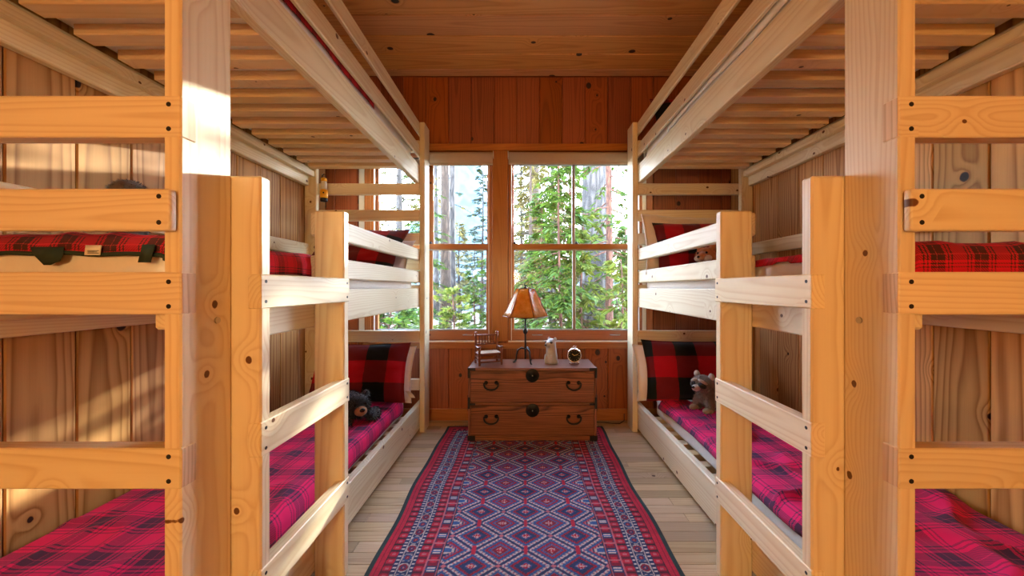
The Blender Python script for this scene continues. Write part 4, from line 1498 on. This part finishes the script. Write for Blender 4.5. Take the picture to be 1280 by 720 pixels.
# ------------------------------------------------------------------ floor lamp added behind the camera for warm light
def added_floor_lamp(x, y, h, label, power):
    fl = empty('added_floor_lamp', (x, y, 0), label, 'lamp')
    lathe('base', [(0.0, 0.0), (0.15, 0.0), (0.15, 0.012), (0.03, 0.025), (0.012, 0.04)], M['black'], fl, 28, T((x, y, 0.0005)))
    tube('pole', [(x, y, 0.03), (x, y, h)], 0.011, M['black'], fl, 10)
    e = NT('lit_globe')
    em = e.n('ShaderNodeEmission')
    em.inputs[0].default_value = (1.0, 0.62, 0.23, 1)
    R = 0.16
    em.inputs[1].default_value = power / (4 * PI * PI * R * R)
    e.t.links.new(em.outputs[0], e.out.inputs[0])
    V, F = ellipsoid((x, y, h + R - 0.01), (R, R, R), seg=28, rings=18)
    mesh_obj('glass_globe', V, F, e.m, fl, True)
    lathe('collar', [(0.012, 0), (0.05, 0.004), (0.05, 0.012), (0.012, 0.016)], M['black'], fl, 20, T((x, y, h - 0.018)))
    return fl


added_floor_lamp(-0.25, -1.95, 1.15, 'globe floor lamp added out of view by the near wall for warm light', LAMP_POWER)

# ------------------------------------------------------------------ outdoors
def bark(name, light, dark, sx=9.0, sz=2.0, rough=0.9):
    t = NT(name)
    tc = t.n('ShaderNodeTexCoord')
    mp = t.n('ShaderNodeMapping')
    mp.inputs['Scale'].default_value = (sx, sx, sz)
    t.put(mp.inputs['Vector'], tc.outputs['Object'])
    v = t.n('ShaderNodeTexVoronoi', feature='DISTANCE_TO_EDGE')
    t.put(v.inputs['Vector'], mp.outputs[0])
    v.inputs['Scale'].default_value = 1.0
    nz = t.noise(mp.outputs[0], 3.0, 4.0)
    f = t.math('ADD', t.math('MULTIPLY', v.outputs['Distance'], 2.2), t.math('MULTIPLY', t.math('SUBTRACT', nz, 0.5), 0.8), clamp=True)
    t.put(t.bsdf.inputs['Base Color'], t.mix(f, dark, light))
    t.bsdf.inputs['Roughness'].default_value = rough
    t.bump(f, 0.8, 0.03)
    return t.m


def leafy(name, col, col2, trans=0.45):
    t = NT(name)
    g = t.n('ShaderNodeNewGeometry')
    tc = t.n('ShaderNodeTexCoord')
    nz = t.noise(tc.outputs['Object'], 2.2, 3.0)
    f = t.math('ADD', t.math('MULTIPLY', g.outputs['Random Per Island'], 0.55), t.math('MULTIPLY', nz, 0.45))
    c = t.mix(t.math('MULTIPLY', t.math('SUBTRACT', f, 0.2), 1.6, clamp=True), col, col2)
    t.put(t.bsdf.inputs['Base Color'], c)
    t.bsdf.inputs['Roughness'].default_value = 0.55
    t.bsdf.inputs['Specular IOR Level'].default_value = 0.2
    tr = t.n('ShaderNodeBsdfTranslucent')
    t.put(tr.inputs[0], c)
    mx = t.n('ShaderNodeMixShader')
    mx.inputs[0].default_value = trans
    t.t.links.new(t.bsdf.outputs[0], mx.inputs[1])
    t.t.links.new(tr.outputs[0], mx.inputs[2])
    t.t.links.new(mx.outputs[0], t.out.inputs[0])
    return t.m


M['bark_grey'] = bark('grey_bark', (0.085, 0.075, 0.072), (0.016, 0.014, 0.014), 7, 1.6)
M['bark_tan'] = bark('tan_bark', (0.085, 0.056, 0.040), (0.026, 0.016, 0.011), 8, 2.0)
M['bark_red'] = bark('red_bark', (0.14, 0.055, 0.03), (0.045, 0.016, 0.01), 14, 4)
M['leaf_green'] = leafy('cedar_green', (0.0160, 0.0440, 0.0080), (0.0920, 0.1440, 0.0176))
M['leaf_bright'] = leafy('young_green', (0.0360, 0.0680, 0.0096), (0.1760, 0.1880, 0.0280))
M['leaf_dark'] = leafy('fir_green', (0.0112, 0.0256, 0.0144), (0.0560, 0.0760, 0.0280), 0.3)
M['leaf_gold'] = leafy('yellow_gold', (0.0720, 0.0680, 0.0200), (0.2160, 0.1760, 0.0600))  # yellowish gold foliage colour
M['leaf_far'] = leafy('far_forest', (0.0176, 0.0272, 0.0144), (0.0800, 0.0800, 0.0320), 0.3)
GZ = -0.55


def ground_h(x, y):
    return GZ + 0.12 * math.sin(x * 0.35 + 1.0) * math.sin(y * 0.21) + 0.004 * (y - 6)


n = 40
V, F = [], []
for i in range(n + 1):
    for j in range(n + 1):
        xx = -60 + 120 * i / n
        yy = 3.4 + 110 * (j / n) ** 1.8
        V.append((xx, yy, ground_h(xx, yy)))
for i in range(n):
    for j in range(n):
        F.append((i * (n + 1) + j, (i + 1) * (n + 1) + j, (i + 1) * (n + 1) + j + 1, i * (n + 1) + j + 1))
tg = NT('forest_floor')
tcg = tg.n('ShaderNodeTexCoord')
n1 = tg.noise(tcg.outputs['Object'], 0.7, 5.0)
n2 = tg.noise(tcg.outputs['Object'], 9.0, 4.0)
tg.put(tg.bsdf.inputs['Base Color'], tg.mix(tg.math('MULTIPLY', n2, 0.7), tg.ramp(n1, [(0.35, (0.07, 0.055, 0.04)), (0.55, (0.20, 0.165, 0.12)), (0.7, (0.06, 0.075, 0.03))]), (0.11, 0.085, 0.06)))
tg.bsdf.inputs['Roughness'].default_value = 0.95
tg.bump(n2, 0.6, 0.05)
ground = mesh_obj('ground', V, F, tg.m, None, True)
tag(ground, 'sunlit forest floor outside the windows', kind='structure')


def fans(O, D, U, S, lobes=7, spread=1.05, width=0.16, rng=RNG, curl=0.15):
    """flat sprays: O origins, D directions, U leaf normals, S sizes"""
    O, D, U, S = [np.asarray(a, dtype=float) for a in (O, D, U, S)]
    N = len(O)
    D = D / np.linalg.norm(D, axis=1)[:, None]
    R = np.cross(D, U)
    R /= np.linalg.norm(R, axis=1)[:, None] + 1e-9
    U = np.cross(R, D)
    Vs = []
    for k in range(lobes):
        a = (-1 + 2 * k / (lobes - 1)) * spread + rng.normal(0, 0.10, N)
        L = S * (1.0 - 0.45 * np.abs(a) / spread) * rng.uniform(0.8, 1.15, N)
        base = O + D * (S * 0.45 * (1 - np.abs(a) / (spread + 0.3)))[:, None] * 0.8
        d = np.cos(a)[:, None] * D + np.sin(a)[:, None] * R
        side = -np.sin(a)[:, None] * D + np.cos(a)[:, None] * R
        lift = U * rng.normal(0, curl, N)[:, None]
        d = d + lift
        w = (L * width)[:, None]
        mid = base + d * (L * 0.5)[:, None]
        tip = base + d * L[:, None] - np.array([0, 0, 1.0]) * (L * 0.12)[:, None]
        Vs.append(np.stack([base, mid - side * w, tip, mid + side * w], 1))
    V = np.concatenate(Vs, 0).reshape(-1, 3)
    F = np.arange(len(V)).reshape(-1, 4)
    return V, F


def tree(name, x, y, h, r0, label, leaf, barkm, crown0, crown_r, nb, ns, size, kind='cedar', group='trees outside the windows', cat='tree',
         seed=0, lean_=(0.0, 0.0), top_r=0.25, gap=None, lobes=7, width=0.16):
    rng = np.random.default_rng(seed)
    z0 = ground_h(x, y)
    t = empty(name, (x, y, z0), label, cat, group)
    # trunk
    pts, rad = [], []
    for i in range(9):
        f = i / 8
        pts.append((x + lean_[0] * f + 0.03 * math.sin(f * 5 + seed), y + lean_[1] * f, z0 - 0.1 + (h + 0.1) * f))
        rad.append(r0 * (1.0 + 0.35 * (1 - f) ** 6) * (1 - (1 - top_r) * f))
    tube('trunk', pts, rad, barkm, t, 14)
    O, D, U, S, br = [], [], [], [], []
    for i in range(nb):
        f = (i + rng.random()) / nb
        z = z0 + crown0 + (h - crown0) * f
        a = rng.uniform(0, 2 * PI)
        fz = (z - z0) / h
        px = x + lean_[0] * fz
        py = y + lean_[1] * fz
        if kind == 'cedar':
            L = crown_r * (1.0 - 0.55 * f) * rng.uniform(0.6, 1.1)
            dr = rng.uniform(-0.35, 0.15)
        elif kind == 'fir':
            L = crown_r * (1.02 - f) ** 0.85 * rng.uniform(0.75, 1.1) + 0.05
            dr = -0.22 + 0.35 * f
        else:
            L = crown_r * math.sqrt(max(0.05, 1 - (2 * f - 1) ** 2)) * rng.uniform(0.5, 1.05)
            dr = rng.uniform(-0.2, 0.5)
        d = np.array([math.cos(a), math.sin(a), dr])
        p0 = np.array([px, py, z])
        bend = np.array([0, 0, -0.25 if kind == 'cedar' else -0.10])
        bp = [p0 + d * L * g + bend * L * g * g for g in (0, 0.35, 0.7, 1.0)]
        br.append(tube_data(bp, [max(0.004, 0.018 * L), 0.012 * L + .002, 0.007 * L + .002, 0.002], 5, False))
        m = max(2, int(ns * (0.4 + L / crown_r)))
        for k in range(m):
            g = 0.18 + 0.82 * (k + rng.random()) / m
            o = p0 + d * L * g + bend * L * g * g
            sd = 1 if k % 2 else -1
            outv = d + np.array([-d[1], d[0], 0]) * sd * rng.uniform(0.3, 1.1) + np.array([0, 0, rng.uniform(-0.55, 0.15) if kind != 'bush' else rng.uniform(-0.1, 0.8)])
            O.append(o)
            D.append(outv)
            U.append(np.array([rng.normal(0, 0.35), rng.normal(0, 0.35), 1.0]) if kind != 'bush' else rng.normal(0, 1, 3))
            S.append(size * rng.uniform(0.7, 1.3))
    Vb, Fb = merge(br)
    bo = mesh_obj('branches', Vb, Fb, barkm, t, True)
    V, F = fans(O, D, U, S, lobes, 1.05, width, rng)
    fo = np_mesh('foliage', V, F, leaf, t)
    fo['kind'] = 'stuff'
    bo['kind'] = 'stuff'
    return t


def px_x(px, d):
    return (px - 655) * d / FPX


# left window: pines, a young fir, a bright sapling
tree('pine_tree', px_x(556, 14), 14, 15, 0.19, 'tall bare pine trunk in the left window', M['leaf_dark'], M['bark_tan'], 7.0, 1.8, 40, 8, 0.22, 'fir', seed=1, top_r=0.5)
tree('pine_tree', px_x(545, 19), 19, 17, 0.13, 'slim pale pine trunk left of the thickest trunk in the left window', M['leaf_dark'], M['bark_grey'], 6.0, 1.8, 40, 8, 0.25, 'fir', seed=2, top_r=0.5)
tree('pine_tree', px_x(566, 17), 17, 16, 0.14, 'slim pine trunk right of the thickest trunk in the left window', M['leaf_gold'], M['bark_grey'], 2.6, 1.6, 34, 5, 0.20, 'fir', seed=3, top_r=0.5)
tree('fir_tree', px_x(603, 16), 16, 6.8, 0.085, 'young dark fir with level branches right in the left window', M['leaf_dark'], M['bark_grey'], 0.8, 1.15, 80, 10, 0.17, 'fir', seed=4, top_r=0.1)
tree('sapling', px_x(566, 7.5), 7.5, 1.55, 0.03, 'bright yellow-green sapling low in the left window', M['leaf_bright'], M['bark_red'], 0.15, 0.42, 60, 8, 0.10, 'bush', cat='shrub', seed=5)
tree('sapling', px_x(592, 9.5), 9.5, 2.0, 0.03, 'thin young cedar beside the mullion post low in the left window', M['leaf_green'], M['bark_red'], 0.3, 0.42, 60, 8, 0.11, 'cedar', cat='shrub', seed=6)
tree('sapling', px_x(611, 8.0), 8.0, 2.2, 0.03, 'green sapling at the right edge of the left window', M['leaf_green'], M['bark_red'], 0.4, 0.38, 50, 7, 0.11, 'cedar', cat='shrub', seed=7)
tree('shrub', px_x(488, 5.2), 5.2, 1.35, 0.03, 'leafy green shrub under the left bunk rail, beyond the window', M['leaf_green'], M['bark_red'], 0.1, 0.75, 110, 9, 0.12, 'bush', cat='shrub', seed=8)
tree('pine_tree', px_x(500, 12), 12, 11, 0.12, 'hazy pine seen between the head boards of the left bunk', M['leaf_gold'], M['bark_grey'], 1.4, 1.5, 60, 7, 0.22, 'fir', seed=9, top_r=0.4)
# right window
tree('pine_tree', px_x(668, 15), 15, 15, 0.20, 'tan pine trunk in the left half of the right window', M['leaf_dark'], M['bark_tan'], 0.9, 2.0, 100, 7, 0.22, 'fir', seed=11, top_r=0.6)
tree('pine_tree', px_x(742, 9.5), 9.5, 14, 0.325, 'broad grey deeply furrowed trunk in the right window', M['leaf_green'], M['bark_grey'], 7.0, 1.5, 20, 6, 0.22, 'cedar', seed=12, top_r=0.7)
tree('cedar_tree', px_x(760, 7.6), 7.6, 9, 0.075, 'slender red-barked trunk with twiggy branches in the right window', M['leaf_green'], M['bark_red'], 0.5, 1.25, 90, 7, 0.17, 'cedar', seed=13, top_r=0.5)
tree('cedar_tree', px_x(700, 6.4), 6.4, 4.6, 0.03, 'light green drooping cedar behind the bar of the right window', M['leaf_green'], M['bark_red'], 0.2, 0.62, 110, 8, 0.15, 'cedar', seed=14)
tree('cedar_tree', px_x(728, 6.9), 6.9, 2.9, 0.03, 'bright cedar at the foot of the broad grey trunk', M['leaf_bright'], M['bark_red'], 0.2, 0.65, 90, 8, 0.15, 'cedar', seed=15)
tree('cedar_tree', px_x(676, 8.2), 8.2, 3.6, 0.03, 'green cedar behind the lamp shade', M['leaf_green'], M['bark_red'], 0.2, 0.8, 110, 8, 0.17, 'cedar', seed=16)
tree('sapling', px_x(776, 5.6), 5.6, 1.95, 0.025, 'yellow-green sapling low in the right corner of the right window', M['leaf_bright'], M['bark_red'], 0.2, 0.40, 60, 7, 0.13, 'cedar', cat='shrub', seed=17)
tree('cedar_tree', 4.85, 16.0, 5.8, 0.07, 'cedar far right of the red-barked trunk, hidden behind the right bunk post', M['leaf_bright'], M['bark_red'], 1.2, 1.7, 95, 6, 0.24, 'cedar', seed=18)
tree('fir_tree', px_x(690, 12), 12, 9.5, 0.10, 'shaggy golden fir behind the green cedars of the right window', M['leaf_gold'], M['bark_grey'], 0.4, 1.5, 110, 9, 0.22, 'fir', seed=19, top_r=0.1)
tree('fir_tree', px_x(652, 17), 17, 10, 0.11, 'pale fir behind the left edge of the right window', M['leaf_far'], M['bark_grey'], 0.4, 1.5, 110, 9, 0.26, 'fir', seed=20, top_r=0.1)
tree('fir_tree', px_x(574, 21), 21, 5.2, 0.10, 'golden-green fir between the pine trunks of the left window', M['leaf_gold'], M['bark_grey'], 0.8, 1.2, 90, 8, 0.24, 'fir', seed=21, top_r=0.1)
tree('cedar_tree', px_x(800, 11.5), 11.5, 3.6, 0.06, 'cedar glimpsed past the right bunk post', M['leaf_green'], M['bark_red'], 0.3, 1.3, 100, 8, 0.2, 'cedar', seed=22)
tree('fir_tree', px_x(528, 13), 13, 8.5, 0.09, 'fir half hidden by the left bunk end post', M['leaf_green'], M['bark_grey'], 0.4, 1.2, 100, 9, 0.2, 'fir', seed=23, top_r=0.1)
tree('fir_tree', px_x(662, 10.5), 10.5, 8.0, 0.07, 'yellowish fir beside the left frame of the right window', M['leaf_gold'], M['bark_tan'], 0.5, 1.0, 110, 9, 0.17, 'fir', seed=24, top_r=0.1)
tree('cedar_tree', px_x(712, 12.5), 12.5, 8.5, 0.07, 'tall green cedar behind the bar of the right window, left of the grey trunk', M['leaf_green'], M['bark_red'], 0.5, 1.3, 120, 8, 0.22, 'cedar', seed=25)
tree('cedar_tree', px_x(783, 8.6), 8.6, 2.9, 0.05, 'low cedar at the right edge of the right window, behind the post', M['leaf_green'], M['bark_red'], 0.3, 0.8, 80, 7, 0.16, 'cedar', seed=26)
# far woods
far_proto = []
for k in range(3):
    t0 = tree('far_conifer', 0, 40, 11 + 2 * k, 0.16, 'distant conifer in the hazy woods behind the nearer trees', M['leaf_far'] if k != 1 else M['leaf_gold'], M['bark_grey'], 0.8, 2.1, 50, 6, 0.55, 'fir',
              group='distant woods', seed=30 + k, top_r=0.1, lobes=5, width=0.2)
    far_proto.append(t0)
spots = [(-19, 34), (-15.5, 40), (-13, 31), (-10.5, 44), (-8.6, 36), (-2.4, 41), (0.9, 31), (1.2, 37), (2.6, 28), (4.0, 42), (5.4, 33), (5.2, 27), (-6.9, 52), (-22, 45), (0.4, 50)]
for i, (sx_, sy_) in enumerate(spots):
    src = far_proto[i % 3]
    if i < 3:
        r_ = src
    else:
        r_ = src.copy()
        C.objects.link(r_)
        for ch in list(src.children):
            c2 = ch.copy()
            C.objects.link(c2)
            c2.parent = r_
            c2.matrix_parent_inverse = ch.matrix_parent_inverse.copy()
    r_.location = (sx_, sy_, ground_h(sx_, sy_))
    r_.rotation_euler = (0, 0, i * 1.7)
    r_.scale = (1, 1, 0.75 + 0.35 * ((i * 37) % 10) / 10)

# grey cabin beyond the trees
hx0, hx1, hy = px_x(568, 24), px_x(606, 24), 24.0
gz = ground_h(-4, 24)
cab = empty('cabin', ((hx0 + hx1) / 2, hy + 2, gz), 'grey cabin with a blue-grey roof beyond the trees', 'house')
M['cab_wall'] = plain('grey_siding', (0.10, 0.115, 0.15), 0.8)
M['cab_roof'] = plain('blue_grey_roof', (0.06, 0.09, 0.15), 0.5)
cz = EYE + (359 - 350) * 24 / FPX
board('cabin_wall', hx0 - 0.2, hx1 + 1.2, hy, hy + 4, gz - 0.3, cz, M['cab_wall'], cab, 0.0)
V = [(hx0 - 0.5, hy - 0.35, cz - 0.05), (hx1 + 1.5, hy - 0.35, cz - 0.05), (hx1 + 1.5, hy + 4.3, cz - 0.05), (hx0 - 0.5, hy + 4.3, cz - 0.05), (hx0 - 0.5, hy + 2, cz + 0.8), (hx1 + 1.5, hy + 2, cz + 0.8)]
mesh_obj('cabin_roof', V, [(0, 1, 5, 4), (2, 3, 4, 5), (0, 4, 3), (1, 2, 5), (0, 3, 2, 1)], M['cab_roof'], cab)
board('cabin_upper', hx0 - 0.05, hx0 + 0.65, hy - 0.1, hy + 1.2, cz - 0.1, cz + 0.72, M['cab_roof'], cab, 0.0)
for wx in (hx0 + 0.5, hx1 - 0.2):
    board('cabin_window', wx, wx + 0.5, hy - 0.03, hy + 0.02, cz - 0.85, cz - 0.25, M['dial'], cab, 0.0)

# mountain
V, F = [], []
nx, ny = 60, 14
for i in range(nx + 1):
    for j in range(ny + 1):
        xx = -260 + 380 * i / nx
        f = j / ny
        yy = 330 + 160 * f
        pk = 165 * math.exp(-abs((xx + 66) / 52) ** 1.5) + 52 * math.exp(-((xx + 150) / 60) ** 2) + 30 * math.exp(-((xx - 60) / 70) ** 2)
        zz = -6 + pk * math.sin(f * PI / 2) * (1 + 0.22 * fbm(xx * 0.03, yy * 0.03)) + 4 * fbm(xx * 0.11, yy * 0.09)
        V.append((xx, yy, zz))
for i in range(nx):
    for j in range(ny):
        F.append((i * (ny + 1) + j, (i + 1) * (ny + 1) + j, (i + 1) * (ny + 1) + j + 1, i * (ny + 1) + j + 1))
mt = NT('haze_blue_mountain')
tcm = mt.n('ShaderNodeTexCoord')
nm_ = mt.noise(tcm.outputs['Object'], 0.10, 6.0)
mt.put(mt.bsdf.inputs['Base Color'], mt.ramp(nm_, [(0.35, (0.022, 0.043, 0.062)), (0.6, (0.038, 0.063, 0.085)), (0.75, (0.07, 0.085, 0.10))]))  # blue of distance haze is mixed into the base colour
mt.bsdf.inputs['Roughness'].default_value = 1.0
tag(mesh_obj('mountain', V, F, mt.m, None, True), 'forested mountain peak tinted with haze blue in the left window', 'mountain')
